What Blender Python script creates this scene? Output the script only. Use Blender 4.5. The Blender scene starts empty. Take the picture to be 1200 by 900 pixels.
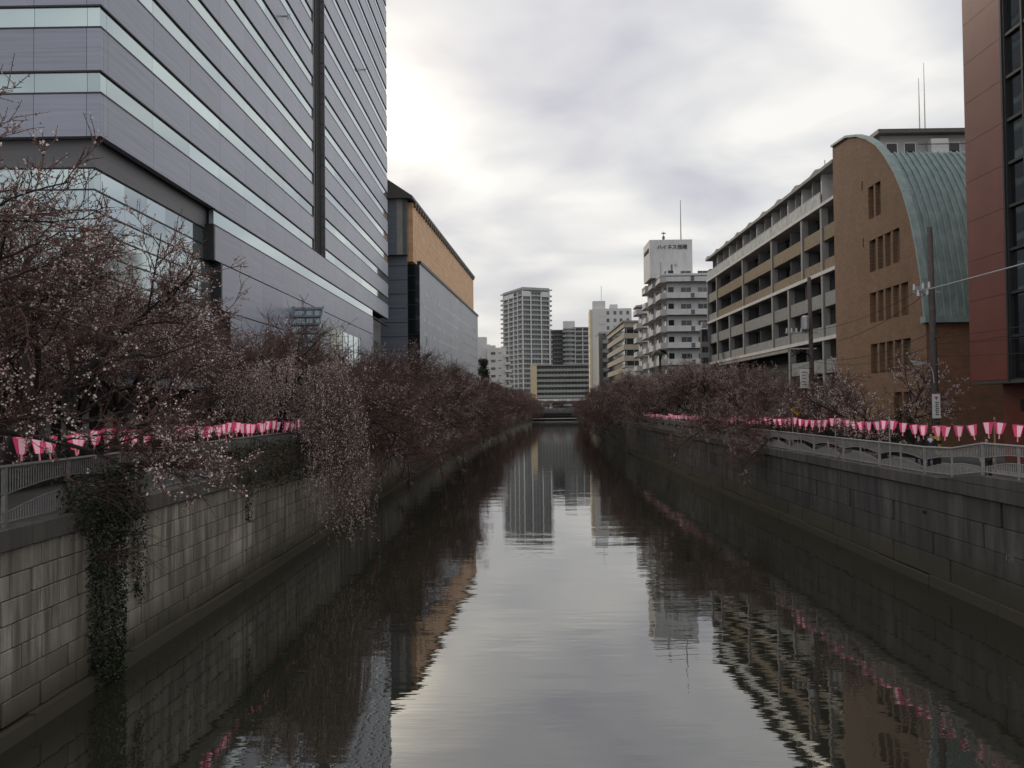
import bpy, math, random
import numpy as np
from mathutils import Matrix, Vector
R = math.radians
random.seed(7); rng = np.random.default_rng(11)
sc = bpy.context.scene
col = sc.collection

# ---------------------------------------------------------------- camera (photo 1200x900, focal 1000 px, eye 7.5 m above the water)
F, EYE, YAW, PITCH, ROLL = 1000.0, 7.5, .012, .024, -.0105
cam_d = bpy.data.cameras.new('camera'); cam = bpy.data.objects.new('camera', cam_d); col.objects.link(cam)
cam_d.sensor_width = 36; cam_d.lens = 36 * F / 1200; cam_d.clip_start = .1; cam_d.clip_end = 9000
MR = Matrix.Rotation(YAW, 3, 'Z') @ Matrix.Rotation(math.pi / 2 + PITCH, 3, 'X') @ Matrix.Rotation(ROLL, 3, 'Z')
cam.matrix_world = Matrix.Translation((0, 0, EYE)) @ MR.to_4x4()
sc.camera = cam
def ray(px, py): return MR @ Vector(((px - 600) / F, -(py - 450) / F, -1))
def at_x(px, py, X): d = ray(px, py); return Vector((0, 0, EYE)) + d * (X / d.x)
def at_y(px, py, Y): d = ray(px, py); return Vector((0, 0, EYE)) + d * (Y / d.y)

# ---------------------------------------------------------------- sky: overcast, sun hidden behind cloud and the left tower
SUN_AZ, SUN_EL = R(-27), R(27)          # azimuth from +Y (negative = left)
sund = Vector((math.sin(SUN_AZ) * math.cos(SUN_EL), math.cos(SUN_AZ) * math.cos(SUN_EL), math.sin(SUN_EL)))
w = bpy.data.worlds.new('World'); sc.world = w; w.use_nodes = True
nt = w.node_tree; nt.nodes.clear()
def wn(t, **k):
    n = nt.nodes.new(t)
    for a, b in k.items(): setattr(n, a, b)
    return n
L = nt.links.new
out = wn('ShaderNodeOutputWorld'); mixs = wn('ShaderNodeMixShader'); bg1 = wn('ShaderNodeBackground'); bg2 = wn('ShaderNodeBackground')
sky = wn('ShaderNodeTexSky', sky_type='NISHITA'); sky.sun_disc = False; sky.sun_elevation = SUN_EL; sky.sun_rotation = SUN_AZ
sky.air_density = 1.2; sky.dust_density = 3
L(sky.outputs[0], bg1.inputs[0]); bg1.inputs[1].default_value = .08
tc = wn('ShaderNodeTexCoord'); sep = wn('ShaderNodeSeparateXYZ'); L(tc.outputs['Generated'], sep.inputs[0])
def wm(op, a, b=None, clamp=False):
    n = wn('ShaderNodeMath', operation=op); n.use_clamp = clamp
    for i, v in enumerate((a, b)):
        if v is None: continue
        if isinstance(v, (int, float)): n.inputs[i].default_value = v
        else: L(v, n.inputs[i])
    return n.outputs[0]
zc = wm('ADD', wm('MAXIMUM', sep.outputs[2], 0.0), .22)
cmb = wn('ShaderNodeCombineXYZ')
L(wm('DIVIDE', sep.outputs[0], zc), cmb.inputs[0]); L(wm('DIVIDE', sep.outputs[1], zc), cmb.inputs[1]); cmb.inputs[2].default_value = 3.7
n1 = wn('ShaderNodeTexNoise'); n1.inputs['Scale'].default_value = 2.7; n1.inputs['Detail'].default_value = 4; n1.inputs['Roughness'].default_value = .42; n1.inputs['Distortion'].default_value = .3
n2 = wn('ShaderNodeTexNoise'); n2.inputs['Scale'].default_value = .55; n2.inputs['Detail'].default_value = 2
L(cmb.outputs[0], n1.inputs['Vector']); L(cmb.outputs[0], n2.inputs['Vector'])
dens = wm('ADD', wm('MULTIPLY', n1.outputs[0], .85), wm('MULTIPLY', n2.outputs[0], .35))
ramp = wn('ShaderNodeValToRGB'); L(dens, ramp.inputs[0])
cr = ramp.color_ramp; cr.elements[0].position = .45; cr.elements[0].color = (.50, .50, .56, 1)
cr.elements[1].position = .72; cr.elements[1].color = (.87, .85, .82, 1)
e = cr.elements.new(.59); e.color = (.67, .67, .68, 1)
# paler, flatter towards the horizon
hz = wn('ShaderNodeMix', data_type='RGBA'); hz.inputs[7].default_value = (.60, .61, .60, 1)
L(wm('POWER', wm('SUBTRACT', 1.0, wm('MAXIMUM', sep.outputs[2], 0.0), True), 9), hz.inputs[0]); L(ramp.outputs[0], hz.inputs[6])
# glow of the veiled sun
vd = wn('ShaderNodeVectorMath', operation='DOT_PRODUCT'); L(tc.outputs['Generated'], vd.inputs[0])
gl = Vector((math.sin(R(-8.6)) * math.cos(R(19.3)), math.cos(R(-8.6)) * math.cos(R(19.3)), math.sin(R(19.3)))); vd.inputs[1].default_value = gl
g = wm('POWER', wm('MAXIMUM', vd.outputs['Value'], 0.0), 330)
g = wm('MULTIPLY', g, wm('MULTIPLY', n1.outputs[0], 1.2))
gcol = wn('ShaderNodeMix', data_type='RGBA', blend_type='ADD'); gcol.inputs[0].default_value = 1
gm = wn('ShaderNodeMix', data_type='RGBA'); gm.inputs[6].default_value = (0, 0, 0, 1); gm.inputs[7].default_value = (1, .88, .62, 1)
L(g, gm.inputs[0]); L(hz.outputs[2], gcol.inputs[6]); L(gm.outputs[2], gcol.inputs[7])
L(gcol.outputs[2], bg2.inputs[0]); bg2.inputs[1].default_value = 1.0
mixs.inputs[0].default_value = .93
L(bg1.outputs[0], mixs.inputs[1]); L(bg2.outputs[0], mixs.inputs[2]); L(mixs.outputs[0], out.inputs[0])
sl = bpy.data.lights.new('sun', 'SUN'); sl.energy = 1.3; sl.angle = R(12); sl.color = (1, .86, .66)
so = bpy.data.objects.new('sun', sl); col.objects.link(so); so.rotation_euler = sund.to_track_quat('Z', 'Y').to_euler(); so.location = (-40, 0, 80)
vs = sc.view_settings; vs.view_transform = 'Standard'; vs.look = 'None'; vs.gamma = 1; vs.use_curve_mapping = False; vs.exposure = 0.22
sc.render.engine = 'CYCLES'
cy = sc.cycles; cy.max_bounces = 4; cy.diffuse_bounces = 2; cy.glossy_bounces = 3; cy.transmission_bounces = 4; cy.transparent_max_bounces = 8
cy.caustics_reflective = False; cy.caustics_refractive = False; cy.use_denoising = True; cy.sample_clamp_indirect = 4

# ---------------------------------------------------------------- materials
M = {}
def mat(name, c, rough=.7, var=.0, scale=3.0, stretch=(1, 1, 1), metal=0.0, bump=0.0, rnd=0.0, spec=.5, c2=None, detail=4.0, emit=0, space='OBJ', coat=0):
    m = bpy.data.materials.new(name); m.use_nodes = True; M[name] = m
    t = m.node_tree; b = t.nodes['Principled BSDF']; k = t.links.new
    b.inputs['Roughness'].default_value = rough; b.inputs['Metallic'].default_value = metal; b.inputs['Specular IOR Level'].default_value = spec
    b.inputs['Base Color'].default_value = (*c, 1)
    if emit: b.inputs['Emission Color'].default_value = (*c, 1); b.inputs['Emission Strength'].default_value = emit
    src = None
    if var or bump or c2:
        if space == 'POS': co = t.nodes.new('ShaderNodeNewGeometry').outputs['Position']
        else: co = t.nodes.new('ShaderNodeTexCoord').outputs['Object']
        mp = t.nodes.new('ShaderNodeMapping'); mp.inputs['Scale'].default_value = stretch; k(co, mp.inputs[0])
        nz = t.nodes.new('ShaderNodeTexNoise'); nz.inputs['Scale'].default_value = scale; nz.inputs['Detail'].default_value = detail; nz.inputs['Roughness'].default_value = .6
        k(mp.outputs[0], nz.inputs['Vector'])
        rp = t.nodes.new('ShaderNodeMapRange'); rp.inputs[1].default_value = .3; rp.inputs[2].default_value = .7; k(nz.outputs[0], rp.inputs[0])
        mx = t.nodes.new('ShaderNodeMix'); mx.data_type = 'RGBA'; k(rp.outputs[0], mx.inputs[0])
        lo = c2 if c2 else tuple(v * (1 - var) for v in c)
        hi = c if c2 else tuple(min(1, v * (1 + var)) for v in c)
        mx.inputs[6].default_value = (*lo, 1); mx.inputs[7].default_value = (*hi, 1); src = mx.outputs[2]
        if bump:
            bp = t.nodes.new('ShaderNodeBump'); bp.inputs['Strength'].default_value = bump; bp.inputs['Distance'].default_value = .02
            k(nz.outputs[0], bp.inputs['Height']); k(bp.outputs[0], b.inputs['Normal'])
        m['noise'] = 1
    if rnd:
        oi = t.nodes.new('ShaderNodeObjectInfo'); mr = t.nodes.new('ShaderNodeMapRange'); mr.inputs[3].default_value = 1 - rnd; mr.inputs[4].default_value = 1 + rnd
        k(oi.outputs['Random'], mr.inputs[0]); hs = t.nodes.new('ShaderNodeHueSaturation'); k(mr.outputs[0], hs.inputs['Value'])
        if src: k(src, hs.inputs['Color'])
        else: hs.inputs['Color'].default_value = (*c, 1)
        src = hs.outputs[0]
    if src: k(src, b.inputs['Base Color'])
    return m
def stain_mat(name, c, dark, rnd, lowz, streak=1.6):
    """concrete with vertical run-off streaks and a damp brown belt above the water, from world position"""
    m = mat(name, c, .85, rnd=rnd, bump=.0)
    t = m.node_tree; k = t.links.new; b = t.nodes['Principled BSDF']
    hs = next(n for n in t.nodes if n.type == 'HUE_SAT')
    g = t.nodes.new('ShaderNodeNewGeometry'); mp = t.nodes.new('ShaderNodeMapping'); mp.inputs['Scale'].default_value = (streak, streak, .16); k(g.outputs['Position'], mp.inputs[0])
    n = t.nodes.new('ShaderNodeTexNoise'); n.inputs['Scale'].default_value = 1.5; n.inputs['Detail'].default_value = 6; n.inputs['Roughness'].default_value = .65; k(mp.outputs[0], n.inputs['Vector'])
    r = t.nodes.new('ShaderNodeMapRange'); r.inputs[1].default_value = .38; r.inputs[2].default_value = .62; k(n.outputs[0], r.inputs[0])
    n3 = t.nodes.new('ShaderNodeTexNoise'); n3.inputs['Scale'].default_value = .35; n3.inputs['Detail'].default_value = 5; k(g.outputs['Position'], n3.inputs['Vector'])
    r3 = t.nodes.new('ShaderNodeMapRange'); r3.inputs[1].default_value = .42; r3.inputs[2].default_value = .6; k(n3.outputs[0], r3.inputs[0])
    mm = t.nodes.new('ShaderNodeMath'); mm.operation = 'MULTIPLY'; k(r.outputs[0], mm.inputs[0]); k(r3.outputs[0], mm.inputs[1])
    mx = t.nodes.new('ShaderNodeMix'); mx.data_type = 'RGBA'; mx.inputs[6].default_value = (*dark, 1); mx.inputs[7].default_value = (*c, 1)
    ad = t.nodes.new('ShaderNodeMath'); ad.operation = 'MULTIPLY_ADD'; ad.inputs[1].default_value = .55; k(mm.outputs[0], ad.inputs[0])
    m4 = t.nodes.new('ShaderNodeMath'); m4.operation = 'MULTIPLY'; m4.inputs[1].default_value = .45; k(r.outputs[0], m4.inputs[0]); k(m4.outputs[0], ad.inputs[2]); k(ad.outputs[0], mx.inputs[0])
    sx = t.nodes.new('ShaderNodeSeparateXYZ'); k(g.outputs['Position'], sx.inputs[0])
    wob = t.nodes.new('ShaderNodeMath'); wob.operation = 'MULTIPLY_ADD'; wob.inputs[1].default_value = -.9; k(n.outputs[0], wob.inputs[0]); k(sx.outputs[2], wob.inputs[2])
    r2 = t.nodes.new('ShaderNodeMapRange'); r2.inputs[1].default_value = lowz - .7; r2.inputs[2].default_value = lowz + .5; k(wob.outputs[0], r2.inputs[0])
    m2 = t.nodes.new('ShaderNodeMix'); m2.data_type = 'RGBA'; m2.inputs[6].default_value = (.085, .075, .05, 1); k(r2.outputs[0], m2.inputs[0]); k(mx.outputs[2], m2.inputs[7])
    k(m2.outputs[2], hs.inputs['Color'])
    nf = t.nodes.new('ShaderNodeTexNoise'); nf.inputs['Scale'].default_value = 22; nf.inputs['Detail'].default_value = 5; k(g.outputs['Position'], nf.inputs['Vector'])
    bp = t.nodes.new('ShaderNodeBump'); bp.inputs['Strength'].default_value = .45; bp.inputs['Distance'].default_value = .02; k(nf.outputs[0], bp.inputs['Height']); k(bp.outputs[0], b.inputs['Normal'])
    return m
def brick_mat(name, c1, c2, mortar, bw, bh, axes, rough=.8, ms=.012, bump=.3, off=.5):
    """fine brick / tile joints too small to build; axes = which world axes run along (u, v)"""
    m = mat(name, c1, rough); t = m.node_tree; k = t.links.new; b = t.nodes['Principled BSDF']
    g = t.nodes.new('ShaderNodeNewGeometry'); sx = t.nodes.new('ShaderNodeSeparateXYZ'); k(g.outputs['Position'], sx.inputs[0])
    cb = t.nodes.new('ShaderNodeCombineXYZ')
    if axes == 'XY': 
        ad = t.nodes.new('ShaderNodeMath'); k(sx.outputs[0], ad.inputs[0]); k(sx.outputs[1], ad.inputs[1]); k(ad.outputs[0], cb.inputs[0])
    else: k(sx.outputs[axes], cb.inputs[0])
    k(sx.outputs[2], cb.inputs[1])
    br = t.nodes.new('ShaderNodeTexBrick'); br.inputs['Scale'].default_value = 1; br.inputs['Brick Width'].default_value = bw; br.inputs['Row Height'].default_value = bh
    br.inputs['Mortar Size'].default_value = ms; br.offset = off; br.inputs['Color1'].default_value = (*c1, 1); br.inputs['Color2'].default_value = (*c2, 1); br.inputs['Mortar'].default_value = (*mortar, 1)
    k(cb.outputs[0], br.inputs['Vector'])
    nz = t.nodes.new('ShaderNodeTexNoise'); nz.inputs['Scale'].default_value = .5; nz.inputs['Detail'].default_value = 5; k(g.outputs['Position'], nz.inputs['Vector'])
    mr = t.nodes.new('ShaderNodeMapRange'); mr.inputs[3].default_value = .72; mr.inputs[4].default_value = 1.28; k(nz.outputs[0], mr.inputs[0])
    hs = t.nodes.new('ShaderNodeHueSaturation'); k(mr.outputs[0], hs.inputs['Value']); k(br.outputs[0], hs.inputs['Color']); k(hs.outputs[0], b.inputs['Base Color'])
    bp = t.nodes.new('ShaderNodeBump'); bp.inputs['Strength'].default_value = bump; bp.inputs['Distance'].default_value = .01; bp.invert = True; k(br.outputs['Fac'], bp.inputs['Height']); k(bp.outputs[0], b.inputs['Normal'])
    return m
def glass_mat(name, c, rough=.06, rnd=.2, wob=.0, ior=1.9):
    m = mat(name, c, rough, rnd=rnd); b = m.node_tree.nodes['Principled BSDF']; b.inputs['IOR'].default_value = ior
    if wob:
        t = m.node_tree; k = t.links.new; co = t.nodes.new('ShaderNodeNewGeometry'); nz = t.nodes.new('ShaderNodeTexNoise'); nz.inputs['Scale'].default_value = .5; k(co.outputs['Position'], nz.inputs['Vector'])
        bp = t.nodes.new('ShaderNodeBump'); bp.inputs['Strength'].default_value = wob; bp.inputs['Distance'].default_value = .1; k(nz.outputs[0], bp.inputs['Height']); k(bp.outputs[0], b.inputs['Normal'])
    return m

mat('cladding', (.315, .335, .415), .33, var=.13, scale=1.0, stretch=(.15, .15, 5), rnd=.07, space='POS', bump=.06)
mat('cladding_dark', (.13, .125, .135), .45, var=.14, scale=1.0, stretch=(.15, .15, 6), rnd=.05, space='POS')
glass_mat('tower_glass', (.44, .53, .55), .05, .18, .02, 1.6); M['tower_glass'].node_tree.nodes['Principled BSDF'].inputs['Metallic'].default_value = .75
glass_mat('dark_glass', (.012, .015, .016), .07, .4, .03, 1.45)
glass_mat('far_glass', (.10, .11, .115), .12, .5, 0, 1.5)  # lifted paler: distance haze put into the glass colour
glass_mat('street_glass', (.015, .02, .022), .04, .5, .05, 1.6)
mat('frame_dark', (.025, .025, .028), .5, var=.2)
mat('louvre', (.05, .048, .05), .6, var=.2)
stain_mat('wall_stone', (.53, .485, .41), (.17, .152, .13), .16, .75)
stain_mat('wall_panel', (.15, .137, .13), (.062, .057, .055), .14, .9, 1.0)
stain_mat('coping', (.17, .155, .14), (.085, .078, .07), .10, -2)
mat('core_dark', (.03, .028, .026), .9, var=.3)
mat('rail_shaded', (.20, .20, .195), .55, var=.2, scale=6, rnd=.06)  # left railing: same paint as the right one, its shade put into the colour
mat('rail_lit', (.36, .345, .335), .55, var=.18, scale=5, rnd=.05)  # right railing: that same paint, made lighter for the light on this bank
mat('paving', (.075, .07, .066), .9, var=.3, scale=2, space='POS', bump=.2)
mat('asphalt', (.05, .05, .052), .9, var=.25, scale=4, space='POS', bump=.2)
mat('earth', (.06, .052, .04), .95, var=.4, scale=1.2, space='POS', bump=.3)
mat('far_ground', (.08, .08, .075), .95, var=.3, scale=.05, space='POS')
mat('bark', (.035, .028, .026), .9, var=.45, scale=9, bump=.6, stretch=(1, 1, .4))
mat('twig', (.13, .08, .068), .8, var=.4, scale=.8)
mat('bud', (.22, .112, .093), .75, var=.35, scale=1.2)
mat('blossom', (.85, .73, .69), .6, var=.18, scale=2.5, c2=(.64, .49, .47))
mat('leaf_dark', (.022, .033, .016), .6, var=.6, scale=2.5)
mat('leaf_green', (.04, .058, .02), .6, var=.6, scale=2)
mat('leaf_dry', (.06, .05, .03), .7, var=.5, scale=2)
mat('brick_brown', (.2, .115, .07))
brick_mat('brick_y', (.245, .135, .078), (.19, .105, .06), (.13, .085, .06), .42, .14, 1)
brick_mat('brick_x', (.235, .13, .075), (.185, .102, .06), (.13, .085, .06), .42, .14, 0)
mat('copper', (.27, .37, .36), .55, var=.2, scale=1.6, stretch=(1, 1, .5), c2=(.16, .235, .24), rnd=.05, space='POS', bump=.1)
mat('orange_clad', (.2, .06, .042), .45, var=.12, scale=.6, space='POS', rnd=.05)
mat('white_paint', (.72, .72, .72), .7, var=.08, scale=1.2, c2=(.58, .58, .58), space='POS', stretch=(1, 1, .3))
mat('white_far', (.62, .62, .62), .75, var=.07, scale=.3, space='POS')
mat('cream', (.68, .60, .44), .75, var=.06, scale=.4, space='POS')  # tower end wall: warm sunlight put into the colour of a white wall
mat('grey_conc', (.31, .305, .30), .8, var=.18, scale=1.0, space='POS', stretch=(1, 1, .3))
mat('grey_far', (.36, .365, .365), .8, var=.1, scale=.3, space='POS')
mat('grey_dark', (.15, .15, .155), .8, var=.15, scale=.5, space='POS')
mat('balcony_tan', (.215, .168, .108), .8, var=.22, scale=2.5, space='POS', rnd=.1)
mat('balcony_grey', (.24, .255, .265), .75, var=.18, scale=2.0, space='POS', rnd=.1)
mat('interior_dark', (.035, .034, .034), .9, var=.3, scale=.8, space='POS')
mat('clear_parapet', (.46, .50, .49), .25, var=.35, scale=1.3, space='POS', c2=(.20, .23, .22))
mat('blue_clad', (.155, .175, .215), .45, var=.15, scale=.6, stretch=(.15, .15, 4), space='POS')
mat('pale_clad', (.37, .385, .42), .5, var=.1, scale=.4, space='POS', rnd=.06)
brick_mat('orange_tile', (.70, .42, .22), (.60, .35, .18), (.46, .27, .15), 2.4, 1.3, 'XY', .6, .05, .2, .0)
mat('roof_dark', (.085, .083, .075), .6, var=.2, space='POS')
mat('beige_long', (.55, .46, .31), .8, var=.06, scale=.4, space='POS')
mat('green_grey', (.27, .285, .27), .8, var=.1, scale=.4, space='POS')
mat('pole_conc', (.10, .082, .078), .85, var=.25, scale=4)
mat('wood_pole', (.33, .215, .13), .7, var=.25, scale=6, stretch=(1, 1, .2), rnd=.12)
mat('steel_pale', (.45, .46, .47), .4, var=.12, metal=.3)
mat('cable', (.012, .012, .013), .6, var=.1)
mat('black_cloth', (.02, .02, .022), .9, var=.3)
mat('navy_cloth', (.03, .032, .045), .9, var=.3)
mat('white_cloth', (.66, .66, .68), .9, var=.1)
mat('skin', (.50, .32, .24), .6, var=.08)
mat('hair', (.014, .011, .010), .5, var=.3)
mat('yellow', (.62, .42, .02), .5, var=.12)
mat('yellow_dull', (.5, .40, .06), .6, var=.2)
mat('red_mark', (.45, .04, .05), .5, var=.1)
mat('black_paint', (.015, .015, .016), .5, var=.1)
mat('sign_white', (.7, .7, .7), .5, var=.08)
mat('plaster', (.52, .52, .53), .8, var=.12, scale=1.5, space='POS')
mat('tile_roof', (.30, .31, .34), .5, var=.2, scale=3)
mat('red_post', (.42, .11, .04), .6, var=.15)
mat('pink_canvas', (.62, .25, .23), .7, var=.12, scale=.8)
mat('dark_wood', (.035, .027, .022), .8, var=.3)
mat('steel_blue', (.30, .36, .40), .3, var=.1, metal=.4)
def paper(name, c, e):
    m = bpy.data.materials.new(name); m.use_nodes = True; M[name] = m; t = m.node_tree; t.nodes.clear(); k = t.links.new
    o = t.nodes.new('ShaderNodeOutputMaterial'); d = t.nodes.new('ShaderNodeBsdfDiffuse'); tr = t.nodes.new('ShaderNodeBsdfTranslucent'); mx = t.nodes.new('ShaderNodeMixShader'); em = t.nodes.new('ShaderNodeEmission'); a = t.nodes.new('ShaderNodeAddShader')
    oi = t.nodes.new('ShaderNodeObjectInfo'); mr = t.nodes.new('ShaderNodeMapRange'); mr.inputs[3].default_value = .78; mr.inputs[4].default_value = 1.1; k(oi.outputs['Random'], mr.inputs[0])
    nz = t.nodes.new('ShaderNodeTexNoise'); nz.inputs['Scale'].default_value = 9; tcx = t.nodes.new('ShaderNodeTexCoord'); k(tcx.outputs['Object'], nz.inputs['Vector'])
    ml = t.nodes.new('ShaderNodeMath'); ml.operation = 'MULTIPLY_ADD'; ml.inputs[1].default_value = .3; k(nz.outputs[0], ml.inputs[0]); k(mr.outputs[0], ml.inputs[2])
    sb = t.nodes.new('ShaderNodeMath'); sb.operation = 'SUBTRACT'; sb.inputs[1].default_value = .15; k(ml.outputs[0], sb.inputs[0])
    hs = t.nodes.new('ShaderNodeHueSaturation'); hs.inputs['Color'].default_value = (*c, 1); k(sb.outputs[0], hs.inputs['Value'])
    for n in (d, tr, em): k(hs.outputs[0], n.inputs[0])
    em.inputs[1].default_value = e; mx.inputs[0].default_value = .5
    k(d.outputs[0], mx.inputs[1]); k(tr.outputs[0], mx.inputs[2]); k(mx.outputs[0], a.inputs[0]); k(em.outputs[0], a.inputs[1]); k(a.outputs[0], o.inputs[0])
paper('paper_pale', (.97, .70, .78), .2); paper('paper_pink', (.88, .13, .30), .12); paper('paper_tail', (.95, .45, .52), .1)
# water
m = mat('water', (.028, .028, .02), .008, spec=.5); t = m.node_tree; b = t.nodes['Principled BSDF']; b.inputs['IOR'].default_value = 2.45; k = t.links.new
g = t.nodes.new('ShaderNodeNewGeometry')
def wave(sx, sy, scale, dist):
    mp = t.nodes.new('ShaderNodeMapping'); mp.inputs['Scale'].default_value = (sx, sy, 1); mp.inputs['Rotation'].default_value = (0, 0, .12); k(g.outputs['Position'], mp.inputs[0])
    nz = t.nodes.new('ShaderNodeTexNoise'); nz.inputs['Scale'].default_value = scale; nz.inputs['Detail'].default_value = 2; nz.inputs['Roughness'].default_value = .45; k(mp.outputs[0], nz.inputs['Vector'])
    bp = t.nodes.new('ShaderNodeBump'); bp.inputs['Strength'].default_value = 1; bp.inputs['Distance'].default_value = dist; k(nz.outputs[0], bp.inputs['Height']); return bp
b1 = wave(.35, 1.0, .55, .014); b2 = wave(.45, 1.6, 2.4, .0022); k(b1.outputs[0], b2.inputs['Normal']); k(b2.outputs[0], b.inputs['Normal'])

# ---------------------------------------------------------------- helpers
def link(name, data, parent=None, loc=(0, 0, 0), rz=0.0, kind=None):
    o = bpy.data.objects.new(name, data); col.objects.link(o); o.location = loc
    if rz: o.rotation_euler = (0, 0, rz)
    if parent: o.parent = parent
    if kind: o['kind'] = kind
    return o
def thing(name, label, cat, loc=(0, 0, 0), rz=0.0, group=None):
    o = link(name, None, None, loc, rz); o['label'] = label; o['category'] = cat
    if group: o['group'] = group
    return o
def tag(o, label, cat, group=None):
    o['label'] = label; o['category'] = cat
    if group: o['group'] = group
    return o
def mesh(name, v, f, m, smooth=False):
    me = bpy.data.meshes.new(name); me.from_pydata([tuple(p) for p in v], [], f)
    for x in (m if isinstance(m, (list, tuple)) else [m]): me.materials.append(M[x])
    if smooth: me.polygons.foreach_set('use_smooth', [True] * len(me.polygons))
    me.update(); return me
def mesh_np(name, V, Q, m, smooth=False, mi=None):
    """V (n,3); Q (k,3|4) or list of such arrays"""
    Qs = Q if isinstance(Q, list) else [Q]
    me = bpy.data.meshes.new(name); me.vertices.add(len(V)); me.vertices.foreach_set('co', np.asarray(V, np.float32).ravel())
    loops = np.concatenate([q.ravel() for q in Qs]).astype(np.int32); tot = np.concatenate([np.full(len(q), q.shape[1]) for q in Qs]).astype(np.int32)
    st = np.concatenate([[0], np.cumsum(tot)[:-1]]).astype(np.int32)
    me.loops.add(len(loops)); me.loops.foreach_set('vertex_index', loops); me.polygons.add(len(tot)); me.polygons.foreach_set('loop_start', st); me.polygons.foreach_set('loop_total', tot)
    for x in (m if isinstance(m, (list, tuple)) else [m]): me.materials.append(M[x])
    if mi is not None: me.polygons.foreach_set('material_index', np.asarray(mi, np.int32))
    if smooth: me.polygons.foreach_set('use_smooth', np.ones(len(tot), bool))
    me.update(calc_edges=True); return me
BOXF = [(0, 3, 2, 1), (4, 5, 6, 7), (0, 1, 5, 4), (1, 2, 6, 5), (2, 3, 7, 6), (3, 0, 4, 7)]
def boxv(x0, x1, y0, y1, z0, z1): return [(x0, y0, z0), (x1, y0, z0), (x1, y1, z0), (x0, y1, z0), (x0, y0, z1), (x1, y0, z1), (x1, y1, z1), (x0, y1, z1)]
_bc = {}
def box(name, p, x0, x1, y0, y1, z0, z1, m, bev=0.0, kind=None, label=None):
    """x, y local to the thing, z in the world; alike boxes share one mesh"""
    d = (round(x1 - x0, 3), round(y1 - y0, 3), round(z1 - z0, 3)); key = (d, m, bev)
    me = _bc.get(key)
    if me is None:
        hx, hy, hz = d[0] / 2, d[1] / 2, d[2] / 2
        if bev:
            c = min(bev, hx * .45, hy * .45, hz * .45); v = []; f = []
            # box with chamfered edges: 24 vertices
            for sx in (-1, 1):
                for sy in (-1, 1):
                    for sz in (-1, 1):
                        v += [(sx * hx, sy * (hy - c), sz * (hz - c)), (sx * (hx - c), sy * hy, sz * (hz - c)), (sx * (hx - c), sy * (hy - c), sz * hz)]
            import bmesh
            bm = bmesh.new(); bv = [bm.verts.new(q) for q in v]; bmesh.ops.convex_hull(bm, input=bv); me = bpy.data.meshes.new(name); bm.to_mesh(me); bm.free(); me.materials.append(M[m])
        else: me = mesh(name, boxv(-hx, hx, -hy, hy, -hz, hz), BOXF, m)
        _bc[key] = me
    zz = p.location.z if p else 0
    if p is not None and p.parent is not None:      # parent is itself a part: place relative to it
        pl = p.location; zz = p.parent.location.z + pl.z
        o = link(name, me, p, ((x0 + x1) / 2 - pl.x, (y0 + y1) / 2 - pl.y, (z0 + z1) / 2 - zz), kind=kind)
    else: o = link(name, me, p, ((x0 + x1) / 2, (y0 + y1) / 2, (z0 + z1) / 2 - zz), kind=kind)
    if label: o['label'] = label
    return o
class MB:
    """collects boxes, quads and tubes into one mesh"""
    def __init__(s): s.v = []; s.f = []; s.mi = []
    def box(s, x0, x1, y0, y1, z0, z1, mi=0):
        n = len(s.v); s.v += boxv(x0, x1, y0, y1, z0, z1); s.f += [tuple(i + n for i in q) for q in BOXF]; s.mi += [mi] * 6
    def poly(s, pts, mi=0): n = len(s.v); s.v += [tuple(p) for p in pts]; s.f.append(tuple(range(n, n + len(pts)))); s.mi.append(mi)
    def prism(s, pts, d, mi=0):
        """closed polygon pts pushed along vector d"""
        n = len(s.v); k = len(pts); s.v += [tuple(p) for p in pts] + [tuple(Vector(p) + Vector(d)) for p in pts]
        s.f += [tuple(range(n, n + k))[::-1], tuple(range(n + k, n + 2 * k))] + [(n + i, n + (i + 1) % k, n + k + (i + 1) % k, n + k + i) for i in range(k)]; s.mi += [mi] * (k + 2)
    def tube(s, pts, r, n=6, mi=0, cap=True):
        pts = [Vector(p) for p in pts]; rs = r if isinstance(r, (list, tuple)) else [r] * len(pts); base = len(s.v)
        for i, p in enumerate(pts):
            t = (pts[min(i + 1, len(pts) - 1)] - pts[max(i - 1, 0)]).normalized(); a = Vector((0, 0, 1)) if abs(t.z) < .9 else Vector((1, 0, 0)); u = t.cross(a).normalized(); v = t.cross(u)
            for j in range(n): q = 2 * math.pi * j / n; s.v.append(tuple(p + (u * math.cos(q) + v * math.sin(q)) * rs[i]))
        for i in range(len(pts) - 1):
            for j in range(n): a = base + i * n + j; b2_ = base + i * n + (j + 1) % n; s.f.append((a, b2_, b2_ + n, a + n)); s.mi.append(mi)
        if cap: s.f += [tuple(range(base, base + n))[::-1], tuple(range(base + (len(pts) - 1) * n, base + len(pts) * n))]; s.mi += [mi, mi]
    def build(s, name, m, p=None, loc=(0, 0, 0), smooth=False, kind=None, rz=0):
        me = mesh(name, s.v, s.f, m, smooth)
        if any(s.mi): me.polygons.foreach_set('material_index', s.mi)
        return link(name, me, p, loc, rz, kind)
def copy_tree(o, parent=None):
    c = o.copy(); col.objects.link(c); c.parent = parent
    for ch in list(o.children): copy_tree(ch, c)
    return c
def bend(y): return 16 * (max(y - 100, 0) / 300) ** 1.9
LW, RW = -11.6, 16.5                 # the two embankment faces
LG, RG = 4.70, 4.25                  # ground on either bank
def lx(y): return LW + bend(y)
def rx(y): return RW + bend(y)

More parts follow.
